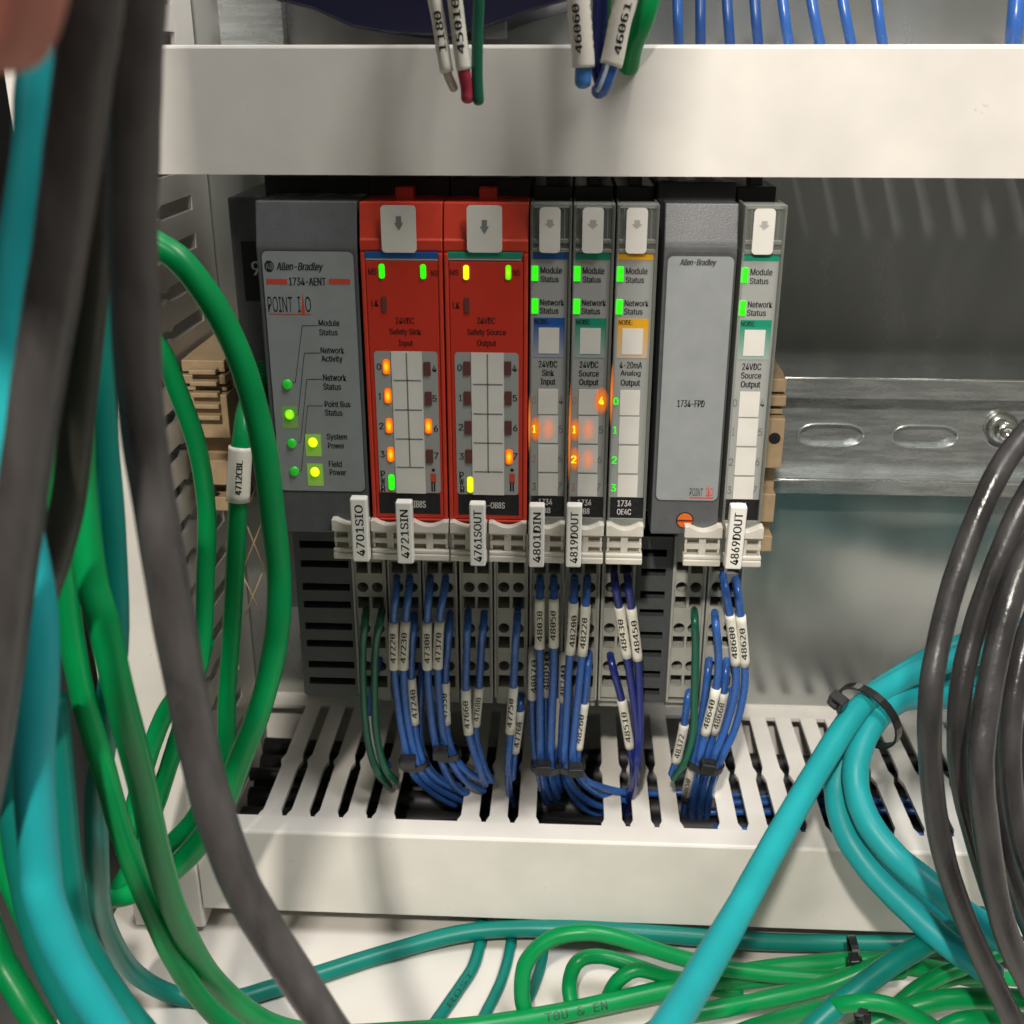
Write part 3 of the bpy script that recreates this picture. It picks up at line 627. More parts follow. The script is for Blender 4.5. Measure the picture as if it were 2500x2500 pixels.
# ------------------------------------------------------------------ bases and terminal blocks
TF = 354.0; YT = Y(TF)
ZTT, ZTB = at(1340, 1300, TF).z, at(1340, 1703, TF).z
rowsS = [(1385, 9), (1470, 14), (1567, 14), (1662, 15)]; rowsC = [1434, 1534, 1626]
PW = (at(1810, 1434, TF).x-at(1732, 1434, TF).x)
tb_spec = [(862, 945, 859, 'adapter'), (948, 1030, 953, 'left red module, its left block'), (1033, 1117, 1000, ''), (1122, 1203, 0, ''), (1206, 1290, 0, ''), (1293, 1377, 0, ''), (1380, 1465, 0, ''), (1468, 1550, 0, ''), (1640, 1723, 0, ''), (1726, 1812, 0, '')]
tb_lab = ['grey terminal block under the adapter with two dark green wires', 'grey terminal block below the left red module on its left half', 'grey terminal block below the left red module on its right half',
          'grey terminal block below the right red module behind the 4761SOUT tag', 'grey terminal block below the right red module with one blue wire', 'grey terminal block behind the 4801DIN tag with a thick blue wire bundle',
          'grey terminal block behind the 4819DOUT tag', 'grey terminal block with navy wires below the yellow barred module', 'grey terminal block below the orange screw with one dark green wire', 'grey terminal block at the right end behind the 4869DOUT tag']
handles = [(813, 906), (907, 1000), (1001, 1097), (1099, 1190), (1193, 1286), (1289, 1379), (1382, 1474), (1478, 1570), (1668, 1762), (1768, 1862)]
HF = 325.0
def handle(r, hx0, hx1):
    yr = 1325; x0, x1 = at(hx0, yr, HF).x, at(hx1, yr, HF).x; g = .12; x0 += g; x1 -= g; yh = Y(HF)
    z = lambda y: at(1340, y, HF).z
    b = MB(); wdt = x1-x0; n = 8
    top = [(x0+wdt*k/n, z(1276)-(1.6*math.sin(math.pi*min(1, max(0, (k-1)/(n-2)))) if 0 < k < n else 0)) for k in range(n+1)]
    poly = [(x1, z(1303)), (x0, z(1303))]+top
    b.prism(poly, 'y', yh-1.2, yh+3, .2)
    b.box(x0+.6, x1-.3, yh+2.3, yh+3.2, z(1368), z(1303))              # recessed web
    cx = (x0+x1)/2
    b.box(cx-1.1, cx+1.1, yh-.12, yh+2.4, z(1347), z(1303), .1)
    b.box(x0+.3, x1-.3, yh, yh+1.5, z(1334), z(1322), .15); b.box(x0+.3, x1-.3, yh, yh+1.5, z(1309), z(1302), .15)
    b.box(x0+.4, x0+1.1, yh+.2, yh+1.5, z(1345), z(1303), .1); b.box(x1-1.1, x1-.4, yh+.2, yh+1.5, z(1345), z(1303), .1)
    b.box(x0, x1, yh-.8, yh+3, z(1357), z(1347), .4); b.box(x0, x1, yh-1.1, yh+3, z(1372), z(1357), .4)
    b.box(cx-2.5, cx+2.5, yh+3, YT+3, z(1368), z(1340))
    b.build('handle', cream_m, r)
def term_block(i):
    xa, xb, _, _ = tb_spec[i]; x0, x1 = at(xa, 1434, TF).x, at(xb, 1434, TF).x
    r = empty('terminal_block', ((x0+x1)/2, YT, ZTB), tb_lab[i], 'terminal block', 'grey terminal blocks below the modules')
    b = MB(); xm = (x0+x1)/2; z = lambda y: at((xa+xb)/2, y, TF).z
    ins = .9; xi0, xi1 = x0+ins, x1-ins
    bands = [(1300, 1370, None, 0)]
    bands += [(1370, 1402, 'rect', 1386), (1402, 1414, None, 0), (1414, 1452, 'circle', 1434), (1452, 1490, 'rect', 1471), (1490, 1516, None, 0), (1516, 1550, 'circle', 1534), (1550, 1588, 'rect', 1568), (1588, 1610, None, 0), (1610, 1643, 'circle', 1626), (1643, 1684, 'rect', 1663), (1684, 1703, None, 0)]
    for y0, y1, k, yc in bands:
        for a, b_ in ((xi0, xm), (xm, xi1)):
            c = (a+b_)/2
            if k is None: hole_cell(b, a, b_, z(y1), z(y0), None, YT, 0)
            elif k == 'rect': hole_cell(b, a, b_, z(y1), z(y0), ('rect', c, z(yc), 2.0, abs(z(yc-14)-z(yc+14))/2), YT, 9)
            else: hole_cell(b, a, b_, z(y1), z(y0), ('circle', c, z(yc), 1.95, 0), YT, 9)
    b.box(x0+.05, xi0, YT-1.2, YT+40, ZTB, ZTT, .25); b.box(xi1, x1-.05, YT-1.2, YT+40, ZTB, ZTT, .25)
    b.box(xi0, xi1, YT+9.3, YT+40, ZTB, ZTT); b.box(xi0, xi1, YT+.1, YT+9.3, ZTB-.8, ZTB); 
    b.box(x0+.4, x1-.4, YT+3, YT+40, ZTB-5, ZTB-.9, .5)
    b.build('block_body', rtb_m, r)
    for y0, y1 in ((1402, 1414), (1490, 1516), (1588, 1610)):
        pass
    handle(r, *handles[i]); return r
for i in range(10): term_block(i)
def vented_base(name, label, xa, xb, yr, ys, w0, w1, d, topy, boty, par_cat):
    x0, x1 = at(xa, yr, d).x, at(xb, yr, d).x; y = Y(d); z = lambda q: at((xa+xb)/2, q, d).z
    b = MB(); edges = [topy]+[(a+c)/2 for a, c in zip(ys, ys[1:])]+[boty]
    for k, yc in enumerate(ys):
        hole_cell(b, x0, x1, z(edges[k+1]), z(edges[k]), ('rect', (x0+w0+x1-w1)/2, z(yc), (x1-w1-x0-w0)/2, 1.35), y, 12)
    b.box(x0, x1, y+12.2, -14, z(boty), z(topy)); b.box(x0-.6, x0, y, -14, z(boty), z(topy)); b.box(x1, x1+.3, y, -14, z(boty), z(topy))
    b.box(x0, x1, y+.2, y+12.2, z(boty)-.6, z(boty)); return b.build('mounting_base', dark_m, label)
bs = vented_base('mounting_base', ad, 728, 861, 1434, [1330, 1377, 1433, 1476, 1529, 1571, 1622, 1662], 1.5, 1.0, TF+1, 1296, 1696, 'mounting base')
vented_base('mounting_base', fpd, 1553, 1638, 1434, [1350, 1397, 1452, 1496, 1551, 1595, 1646, 1688], 1.5, 2.0, TF+1, 1310, 1712, 'mounting base')
# pale label plate left of the base
b = MB(); x0, x1, z0, z1 = R(690, 742, 1390, 1298, 1482, 372); b.box(x0, x1, Y(372), Y(374), z0, z1, .2); pl = b.build('side_plate', mat('pale_grey_plastic', (.22, .23, .23), .45), bs)
# ------------------------------------------------------------------ tan end brackets
def end_bracket(label, px0, px1, yr, ys, d, hole, mir=1):
    x0, x1 = at(px0, yr, d).x, at(px1, yr, d).x; y = Y(d)
    z = lambda q: at((px0+px1)/2, q, d).z
    r = empty('end_bracket', ((x0+x1)/2, y, z(ys[1])), label, 'end bracket', 'tan end brackets on the rail')
    b = MB(); b.box(x0, x1, y+8, -10, z(ys[1]), z(ys[0]), .4)
    H = z(ys[0])-z(ys[1])
    for f0, f1, dy, ins in ((0, .07, 0, .12), (.085, .14, -1, .05), (.16, .19, 1, .2), (.2, .47, -2, 0), (.62, .78, -1, .25), (.86, .95, -1, .2)):
        b.box(x0+ins*3, x1-ins*3, y+dy, y+9, z(ys[0])-f1*H, z(ys[0])-f0*H, .35)
    b.build('clip_body', tan_m, r)
    if hole:
        q = at(hole[0], hole[1], d-2); b = MB(); disc(b, q, 2.0, y-2.15, y-1.9, 20); b.build('screw_hole', black_m, r)
    return r
end_bracket('tan end bracket clamping the right end of the module row', 1862, 1912, 1060, (925, 1365), 372, (1891, 1070))
lb = end_bracket('tan end bracket left of the adapter behind green cables', 452, 560, 1000, (880, 1262), 372, (515, 1195))
b = MB(); q0, q1, z0, z1 = R(470, 535, 960, 900, 1030, 369)
for k in range(5): b.box(q0, q1, Y(367), Y(371), z1-k*4.0-1.6, z1-k*4.0, .3)
b.build('ribs', tan_m, lb)
# lattice piece below the bracket
b = MB()
for a, c in (((590, 1250), (650, 1400)), ((650, 1250), (590, 1400)), ((590, 1400), (640, 1500)), ((640, 1400), (600, 1500)), ((600, 1130), (650, 1250)), ((650, 1130), (600, 1250))):
    b.tube([at(*a, 385), at(*c, 385)], .32, 6, sub=1)
b.build('lattice', tan_m, lb)
# ------------------------------------------------------------------ marker tags
TG = 318.5
def tagp(txt, xa, xb, yr, y0, y1, tx, lab, rot=0):
    x0, x1, z0, z1 = R(xa, xb, yr, y0, y1, TG); b = MB()
    c = Vector(((x0+x1)/2, Y(TG), (z0+z1)/2))
    b.box(x0, x1, Y(TG), Y(TG)+3.6, z0, z1, .55, 3); b.box(c.x-1.4, c.x+1.4, Y(TG)+3.6, Y(HF)-1.1, c.z-3, c.z+1)
    M = Matrix.Translation(c) @ Matrix.Rotation(rot, 4, 'Y') @ Matrix.Translation(-c); b.xform(M)
    o = b.build('marker_tag', mat('tag_white_plastic', (.78, .76, .70), .35), None, c); tag(o, lab, 'marker tag', 'white marker tags clipped on the handles')
    t = MB(); text_xz(t, txt, c.x-(x1-x0)*.23, c.x+(x1-x0)*.27, z0+(z1-z0)*tx[0], z0+(z1-z0)*tx[1], Y(TG)-.03, .022, 0, True); t.xform(M); t.build('printed_text', ink_m, o)
tagp('4701SIO', 857, 898, 1295, 1218, 1372, (.10, .9), 'white marker tag reading 4701SIO, leftmost of the tags', .0)
tagp('4721SIN', 967, 1007, 1300, 1227, 1377, (.10, .88), 'white marker tag reading 4721SIN below the left red module')
tagp('4761SOUT', 1146, 1185, 1305, 1231, 1383, (.08, .9), 'white marker tag reading 4761SOUT below the right red module')
tagp('4801DIN', 1291, 1329, 1310, 1235, 1386, (.09, .89), 'white marker tag reading 4801DIN right of the red modules')
tagp('4819DOUT', 1382, 1420, 1310, 1235, 1386, (.08, .9), 'white marker tag reading 4819DOUT between the two narrow module blocks')
tagp('4869DOUT', 1777, 1818, 1312, 1237, 1391, (.08, .9), 'white marker tag reading 4869DOUT at the right end of the row', .02)
# ------------------------------------------------------------------ wires with sleeves
def sleeve(o, P, y0, y1, txt, r, f0=.17, fl=.62, rnd=None):
    # P: list of (px,py,d) of the wire; sleeve between picture rows y0 and y1
    pts = spline([at(*p) for p in P], 10)
    def row(p):
        q = p-CAM; return 1250+F*q.dot(DOWN)/q.dot(FWD)
    seg = [p for p in pts if y0 <= row(p) <= y1]
    if len(seg) < 2: return
    def interp(yv):
        for a, b_ in zip(pts, pts[1:]):
            ra, rb_ = row(a), row(b_)
            if min(ra, rb_) <= yv <= max(ra, rb_) and ra != rb_: return a.lerp(b_, (yv-ra)/(rb_-ra))
        return seg[0]
    A, B = interp(y0), interp(y1)
    m_ = MB(); m_.tube([A]+seg[1:-1]+[B] if len(seg) > 3 else [A, B], r, 18, sub=1, flat=True)
    so = m_.build('marker_sleeve', sleeve_m, o)
    if txt:
        vs, fs = glyphs(txt, .02, 0, MONO, True)
        ax, bx_ = min(v.x for v in vs), max(v.x for v in vs); ay, by = min(v.y for v in vs), max(v.y for v in vs)
        ax_d = (A-B); L = ax_d.length; ax_d.normalize()
        mid0 = B.lerp(A, .14); chain = [B]+seg[1:-1][::-1]+[A]
        tot = [0]
        for a, b_ in zip(chain, chain[1:]): tot.append(tot[-1]+(b_-a).length)
        def along(s_):
            for i in range(len(chain)-1):
                if s_ <= tot[i+1] or i == len(chain)-2:
                    t_ = (s_-tot[i])/max(1e-6, tot[i+1]-tot[i]); return chain[i].lerp(chain[i+1], t_), (chain[i+1]-chain[i]).normalized()
        OUT = []; hgt_ = min(1.9, r*1.25); Lt = tot[-1]*fl; s0_ = tot[-1]*f0
        rnd = random.uniform(-.3, .3) if rnd is None else rnd
        for dd_, lift, rot in ((-.011, .05, 0), (.011, .062, 0), (0, .055, 1.85), (0, .055, -1.85)):
          out = []; OUT.append(out)
          for v in vs:
            u = (v.x-ax)/(bx_-ax)+dd_; t_ = (v.y-ay)/(by-ay)
            c, tg = along(s0_+u*Lt); to = (CAM-c).normalized(); to = (to-tg*to.dot(tg)).normalized(); side = tg.cross(to)   # side: to the left when read upward
            ang = rnd+rot+(t_-.5)*hgt_/r
            out.append(c+(to*math.cos(ang)+side*math.sin(-ang))*(r+lift))
        t = MB(); [t.add(q_, fs) for q_ in OUT]; t.build('printed_text', ink_m, so)
def wire(P, mm, rad, label, group, sleeves=(), name='wire', cat='wire', n=12, extra=None):
    pts = [at(*p) for p in P]; b = MB(); b.tube(pts, rad, n, sub=6); o = b.build(name, mm, None, pts[0]); tag(o, label, cat, group)
    for s_ in sleeves: sleeve(o, P, s_[0], s_[1], s_[2], *( (s_[3],)+tuple(s_[4:]) if len(s_) > 3 else (rad+.40,)))
    return o
BG = 'blue wires below the modules'; WR = 1.36
def W(px, ds=None, d0=356): return px
def bw(xy, label, sleeves=(), mm=blue_w, d=346, dtop=362, dend=362, rad=WR, group=BG):
    n = len(xy); P = []
    for i, (x, y) in enumerate(xy):
        if i == 0: dd = dtop
        elif y < 1440 and i == 1: dd = d-1
        elif y > 1890: dd = d+(y-1890)*.28
        else: dd = d
        P.append((x, y, dd))
    return wire(P, mm, rad, label, group, sleeves)
bw([(968, 1388), (967, 1440), (961, 1520), (963, 1640), (972, 1720), (985, 1800), (1005, 1880), (1050, 1930), (1110, 1965)], "first blue wire from the left, its upper sleeve reading 47220", [(1518, 1632, '47220')])
bw([(1001, 1388), (998, 1440), (990, 1520), (985, 1640), (990, 1720), (1003, 1800), (1025, 1880), (1070, 1925), (1130, 1955)], "second blue wire from the left, its upper sleeve reading 47230", [(1515, 1632, '47230')])
bw([(1012, 1480), (1011, 1520), (1006, 1580), (1004, 1650), (1010, 1740), (1018, 1810), (1038, 1870), (1080, 1910), (1140, 1935)], "blue wire of the leftmost bundle with a lower hanging sleeve reading 47240", [(1655, 1766, '47240')], d=348)
bw([(1030, 1570), (1030, 1650), (1026, 1760), (1030, 1830), (1060, 1890), (1120, 1920)], "plain blue wire without a sleeve between the two leftmost tied bundles", d=352)
bw([(1052, 1388), (1048, 1440), (1043, 1520), (1044, 1640), (1050, 1720), (1060, 1800), (1078, 1860), (1110, 1920), (1160, 1950)], "blue wire below the 4721SIN tag's right side with upper sleeve 47300", [(1518, 1632, '47300')])
bw([(1092, 1388), (1084, 1440), (1073, 1520), (1069, 1640), (1074, 1720), (1083, 1800), (1100, 1855), (1135, 1905), (1180, 1930)], "blue wire just right of the 47300 one with upper sleeve reading 47370", [(1515, 1630, '47370')])
bw([(1100, 1475), (1098, 1520), (1093, 1580), (1087, 1650), (1089, 1760), (1096, 1810), (1115, 1855), (1150, 1890), (1190, 1905)], "blue wire at the right of the second tied bundle, lower sleeve 47350", [(1666, 1766, '47350')], d=348)
bw([(1144, 1470), (1142, 1520), (1140, 1570), (1137, 1680), (1143, 1780), (1155, 1830), (1172, 1880), (1185, 1915)], "left wire of the loose blue pair under the 4761SOUT tag, sleeve 47660", [(1683, 1790, '47660')])
bw([(1184, 1468), (1181, 1520), (1176, 1570), (1169, 1680), (1160, 1780), (1168, 1830), (1180, 1870), (1200, 1905)], "right wire of the loose blue pair under the 4761SOUT tag, sleeve 47680", [(1678, 1770, '47680')], d=349)
bw([(1266, 1468), (1262, 1520), (1257, 1600), (1253, 1680), (1246, 1790), (1241, 1860), (1243, 1930), (1252, 1965)], 'lone blue wire with sleeve 47750 under the right red module', [(1677, 1788, '47750')])
bw([(1275, 1660), (1270, 1720), (1264, 1780), (1256, 1840), (1250, 1900)], "short blue wire tucked behind the lone one, half hidden sleeve reading 47760", [(1735, 1835, '47760')], d=350, dtop=364)
bw([(1319, 1388), (1318, 1440), (1317, 1520), (1318, 1640), (1318, 1750), (1320, 1850), (1330, 1910), (1345, 1950)], 'blue wire with sleeve 48030 left in the pair behind the 4801DIN tag', [(1460, 1581, '48030')])
bw([(1352, 1388), (1352, 1440), (1352, 1520), (1351, 1640), (1346, 1750), (1344, 1850), (1350, 1910), (1362, 1945)], 'blue wire with sleeve 48050 right in the pair behind the 4801DIN tag', [(1460, 1578, '48050')])
bw([(1304, 1565), (1302, 1600), (1300, 1700), (1303, 1800), (1312, 1870), (1325, 1930), (1335, 1960)], 'blue wire with sleeve 48070 lowest left of the 4801DIN bundle', [(1585, 1705, '48070')], d=349)
bw([(1336, 1565), (1335, 1600), (1333, 1700), (1333, 1800), (1335, 1870), (1348, 1925), (1360, 1955)], 'blue wire with sleeve 48090 in the middle of the 4801DIN bundle', [(1580, 1698, '48090')], d=349)
bw([(1364, 1560), (1365, 1640), (1361, 1740), (1355, 1830), (1358, 1890), (1368, 1930)], 'blue wire with blank sleeve low in the 4801DIN bundle', [(1700, 1822, '')], d=351)
bw([(1403, 1390), (1402, 1440), (1396, 1540), (1388, 1640), (1385, 1700), (1380, 1790), (1378, 1850), (1395, 1915), (1440, 1958), (1500, 1975), (1560, 1985)], 'blue wire with sleeve 48200 below the 4819DOUT tag', [(1470, 1595, '48200')])
bw([(1436, 1390), (1432, 1440), (1427, 1540), (1417, 1640), (1411, 1700), (1402, 1790), (1398, 1850), (1415, 1900), (1455, 1935), (1510, 1950), (1570, 1960)], 'blue wire with sleeve 48220 beside the 48200 wire', [(1477, 1598, '48220')])
bw([(1440, 1570), (1436, 1620), (1427, 1710), (1415, 1800), (1410, 1860), (1430, 1905), (1480, 1925), (1550, 1940)], 'blue wire with sleeve 48260 low behind the 48220 wire', [(1716, 1828, '48260')], d=349)
bw([(1376, 1565), (1376, 1620), (1374, 1710), (1370, 1800), (1372, 1860), (1388, 1925), (1430, 1975), (1500, 1995)], 'blue wire with narrow sleeve left of the 48200 wire', [(1600, 1712, '48240')], d=350)
NG = 'navy wires of the analog module'
bw([(1498, 1385), (1501, 1420), (1513, 1490), (1530, 1600), (1545, 1700), (1556, 1800), (1552, 1880), (1532, 1960), (1512, 2025)], 'navy wire with slanting sleeve 48430', [(1481, 1604, '48430')], mm=navy_w, group=NG)
bw([(1530, 1385), (1533, 1420), (1542, 1490), (1557, 1610), (1562, 1720), (1562, 1800), (1552, 1900), (1537, 1975), (1522, 2030)], 'navy wire with sleeve 48450 right of the 48430 wire', [(1484, 1610, '48450')], mm=navy_w, group=NG)
bw([(1487, 1575), (1494, 1620), (1518, 1710), (1538, 1825), (1546, 1875), (1536, 1940), (1518, 2010)], 'navy wire with lower sleeve 48510 left of the analog pair', [(1708, 1825, '48510')], mm=navy_w, group=NG, d=350)
GG = 'dark green earth wires in the terminal blocks'
bw([(895, 1478), (892, 1510), (886, 1580), (886, 1660), (892, 1760), (905, 1840), (925, 1890), (950, 1920)], 'dark green wire, left of the pair under the adapter', mm=dgreen_w, group=GG)
bw([(934, 1478), (929, 1510), (917, 1580), (914, 1660), (916, 1760), (926, 1830), (942, 1880), (965, 1905)], 'dark green wire, right of the pair under the adapter', mm=dgreen_w, group=GG)
bw([(938, 1570), (925, 1620), (905, 1700), (903, 1780), (925, 1840), (950, 1870)], 'blue wire with sleeve between the two dark green wires', [(1745, 1835, '')], d=353, rad=1.1)
bw([(1694, 1480), (1696, 1510), (1698, 1580), (1695, 1700), (1692, 1790), (1672, 1860), (1645, 1900)], 'dark green wire dropping from the block under the orange screw', mm=dgreen_w, group=GG)
bw([(1690, 1665), (1680, 1700), (1670, 1770), (1655, 1840), (1640, 1890)], 'blue wire with sleeve 48372 behind the dark green wire', [(1768, 1860, '48372')], d=352)
bw([(1762, 1390), (1769, 1430), (1783, 1510), (1796, 1620), (1794, 1690), (1770, 1780), (1738, 1860), (1714, 1950), (1706, 2040)], 'blue wire with sleeve 48600 at the right end', [(1500, 1622, '48600')])
bw([(1795, 1395), (1800, 1440), (1809, 1510), (1818, 1620), (1816, 1690), (1794, 1780), (1758, 1860), (1731, 1950), (1724, 2040)], 'blue wire with sleeve 48620, rightmost of all sleeves', [(1503, 1625, '48620')])
bw([(1743, 1478), (1747, 1520), (1754, 1600), (1748, 1680), (1722, 1790), (1706, 1860), (1692, 1950), (1688, 2040)], 'blue wire with slanting sleeve 48640 below the right end', [(1680, 1792, '48640')])
bw([(1735, 1575), (1728, 1640), (1715, 1740), (1700, 1820), (1688, 1880), (1672, 1960), (1668, 2040)], 'glossy blue wire left of the 48640 sleeve', [(1870, 1950, '48650')], d=350)
bw([(1775, 1575), (1772, 1640), (1762, 1720), (1740, 1800), (1720, 1870), (1700, 1950), (1696, 2040)], "blue wire whose sleeve sits behind and right of the slanting 48640 sleeve", [(1690, 1790, '48660')], d=350)
bw([(1790, 1665), (1785, 1700), (1765, 1790), (1740, 1870), (1738, 1950), (1742, 2040)], 'blue wire with a short blank sleeve low under the black tie', [(1930, 1975, '')], d=351)
# wires lying inside the lower duct, seen through the slots
zi = zt_low-16
for k, (dd, zz, xa_, xb_) in enumerate(((372, zi, 55, 390), (376, zi-3, 52, 390), (380, zi, 50, 390), (368, zi-4, 60, 390), (384, zi-2, 20, 390), (340, zi-8, 90, 390))):
    pts = [(xa_+(xb_-xa_)*t/8, Y(dd)+random.uniform(-2, 2), zz+random.uniform(-1.5, 1.5)) for t in range(9)]
    b = MB(); b.tube(pts, WR, 10); o = b.build('wire', blue_w if k < 5 else navy_w, None, pts[0])
    tag(o, 'blue wire lying inside the lower duct behind its fingers', 'wire', 'wires lying inside the lower duct')
for k, (dd, zz, rr) in enumerate(((343, -25, 4.6), (353, -27, 4.2), (363, -24, 4.8), (373.5, -26, 4.6), (384, -25, 4.4), (394, -27, 4.8), (404, -24, 4.6), (413, -20, 4.0), (348, -18, 2.6), (389, -17, 2.8))):
    pts = [(XD+4+(395-XD)*t/9, Y(dd)+random.uniform(-2, 2), zt_low+zz+random.uniform(-1.5, 1.5)) for t in range(10)]
    b = MB(); b.tube(pts, rr, 12); tag(b.build('cable', mat('dull_black_jacket', (.012, .012, .013), .55), None, pts[0]), 'black cable lying in the dark bottom of the lower duct', 'cable', 'black cables lying inside the lower duct')
# ------------------------------------------------------------------ cable ties
def ring_tie(c, ax, r0, label, wd=2.2, th=.7, head=None, squash=1.0, hs=2.6):
    ax = Vector(ax).normalized(); u = ax.orthogonal().normalized(); v = ax.cross(u); n = 28; b = MB(); vs = []; fs = []
    # orient u sideways
    u = (RIGHT-ax*RIGHT.dot(ax)).normalized(); v = ax.cross(u)
    for k in range(n):
        t = 2*math.pi*k/n; dr = u*math.cos(t)+v*math.sin(t)*squash
        for rr, h in ((r0, -wd/2), (r0+th, -wd/2), (r0+th, wd/2), (r0, wd/2)): vs.append(Vector(c)+dr*rr+ax*h)
    for k in range(n):
        for j in range(4): a = k*4+j; b2 = k*4+(j+1) % 4; c2 = ((k+1) % n)*4; fs.append((a, b2, c2+(j+1) % 4, c2+j))
    b.add(vs, fs); o = b.build('cable_tie', tie_m, None, c); tag(o, label, 'cable tie', 'black cable ties')
    if head:
        h = Vector(head); hb = MB(); hb.box(-hs, hs, -hs*.7, hs*.7, -hs*.8, hs*.8, .4)
        hb.box(-hs*.45, hs*.45, -hs*.8, hs*1.1, -hs*.3, hs*.3)
        M = Matrix.Translation(h) @ Matrix((u, ax, -v)).transposed().to_4x4(); hb.xform(M); hb.build('tie_head', tie_m, o)
    return o
dn = at(1340, 1900, 350)-at(1340, 1800, 346)
def tie_at(x, y, d, r0, lab, hx=0, hy=0, hd=-5, ax=None, sq=.7, hs=2.4):
    c = at(x, y, d); ring_tie(c, ax or dn, r0, lab, 2.6, .8, at(x+hx, y+hy, d+hd), sq, hs*1.15)
tie_at(1010, 1862, 347, 4.6, 'black cable tie on the leftmost tied bundle of blue wires', -14, -2)
tie_at(1092, 1838, 347, 4.4, 'black cable tie on the second bundle from the left', -16, 0)
tie_at(1336, 1868, 347, 5.2, 'black cable tie on the bundle straight below the 4801DIN tag', -10, 6)
tie_at(1392, 1868, 347, 4.6, 'black cable tie touching its neighbour, on the bundle below the 4819DOUT tag', 14, 12)
tie_at(1722, 1865, 347, 6.0, 'black cable tie round the blue bundle at the right end', 6, 6, ax=at(1700, 1950, 350)-at(1760, 1790, 346))
# ------------------------------------------------------------------ big cables
def cable(P, mm, wpx_at, label, group, name='cable', n=20, dbl=None, r=None, sub=8):
    pts = [at(*p) for p in P]
    if r is None: rr_ = wpx_at[1]/2*zc(pts[wpx_at[0]])/F
    else: rr_ = r
    pts = [Vector(p)+Vector((random.uniform(-.35, .35), random.uniform(-.5, .5), 0)) for p in pts]; pts = [at_z(p[0], p[1], ZF+rr_+.1) if (q.z < ZF+rr_ and q.x > xl-5) else q for p, q in zip(P, pts)]
    if r is None: i, wpx = wpx_at; r = wpx/2*zc(pts[i])/F
    b = MB(); ph = random.uniform(0, 6); b.tube(pts, r, n, sub=sub, rf=lambda t: 1+.012*math.sin(t*37+ph)+.01*math.sin(t*91+2*ph)); return tag(b.build(name, mm, None, pts[0]), label, 'cable', group)
HB = 'cables hanging in the left foreground'
def with_d(L, *ds):
    # spread depths linearly over the list
    n = len(L); out = []
    for i, (x, y) in enumerate(L):
        t = i/(n-1)*(len(ds)-1); k = min(int(t), len(ds)-2); out.append((x, y, ds[k]+(ds[k+1]-ds[k])*(t-k)))
    return out
cable(with_d([(240, -80), (215, 100), (185, 300), (150, 600), (85, 1000), (40, 1300), (5, 1600), (-40, 1900), (-80, 2100)], 150, 165), black_c, (3, 132), 'thick dark grey cable, leftmost black one in the foreground', HB)
cable(with_d([(348, -80), (340, 150), (330, 400), (330, 600), (347, 1000), (385, 1300), (441, 1590), (499, 1880), (567, 2100), (636, 2250), (795, 2500), (880, 2620)], 175, 185, 175), black_c, (4, 112), 'thick dark grey cable sweeping down to the bottom beside the modules', HB)
cable(with_d([(290, -80), (275, 100), (255, 350), (228, 650), (200, 950), (165, 1250), (95, 1500), (20, 1750), (-60, 1950)], 185, 200), mat('olive_black_jacket', (.03, .03, .02), .5, noise=.4, nscale=60), (2, 95), 'olive tinged black cable between the two thick grey cables', HB)
cable(with_d([(140, -80), (120, 80), (95, 220), (80, 400), (50, 640), (28, 850), (25, 1050), (45, 1250), (75, 1420), (88, 1600), (80, 1880), (95, 2100), (116, 2200), (175, 2350), (262, 2500), (340, 2620)], 190, 175, 170), teal_c, (10, 98), 'bright teal cable in front at the far left', HB)
cable(with_d([(262, 200), (250, 420), (245, 600), (248, 1000), (275, 1300), (285, 1550), (262, 1750), (238, 1950), (236, 2120), (255, 2250), (320, 2370), (430, 2430), (560, 2440), (660, 2415), (760, 2385), (950, 2325), (1150, 2276), (1350, 2268), (1600, 2280), (1850, 2298), (2100, 2306), (2300, 2310), (2560, 2330)],
    235, 235, 230, 250, 310, 328, 328, 328, 328), dteal_c, (1, 50), 'dark teal cable running down and then right along the floor under the duct', 'dark teal cables', r=3.15)
cable(with_d([(215, 560), (205, 750), (190, 1000), (197, 1200), (222, 1400), (250, 1520), (290, 1700), (340, 1900), (388, 2100), (440, 2250), (520, 2390), (640, 2490), (780, 2525), (950, 2525), (1150, 2510), (1350, 2475), (1550, 2435), (1750, 2388), (1950, 2358), (2150, 2350), (2400, 2390)],
    215, 215, 210, 230, 262, 285, 305, 310), green_c, (4, 78), 'bright green cable curving from the left bundle along the bottom edge', 'bright green network cables')
cable(with_d([(120, 900), (128, 1100), (145, 1300), (168, 1500), (205, 1700), (255, 1900), (300, 2050), (355, 2200), (440, 2370), (540, 2490), (660, 2570)], 225, 230, 240), green_c, (4, 60), 'green cable left of the bright green one in the foreground', 'bright green network cables')
cable(with_d([(10, 1050), (15, 1300), (10, 1600), (25, 1900), (55, 2150), (105, 2330), (190, 2500), (260, 2600)], 215, 200), dteal_c, (3, 70), 'dark teal cable behind the bright teal one at the left edge', 'dark teal cables')
cable(with_d([(130, 1700), (150, 1900), (165, 2100), (205, 2280), (290, 2430), (370, 2530), (450, 2620)], 215, 200), dteal_c, (2, 62), 'dark teal cable just right of the bright teal one', 'dark teal cables')
cable(with_d([(-60, 1850), (0, 2080), (60, 2220), (140, 2400), (220, 2560)], 230, 215), green_c, (2, 60), 'dark green cable crossing the lower left corner', 'bright green network cables')
cable(with_d([(-60, 2180), (0, 2330), (55, 2430), (110, 2530), (150, 2620)], 230, 210), green_c, (2, 70), 'green cable in the bottom left corner', 'bright green network cables')
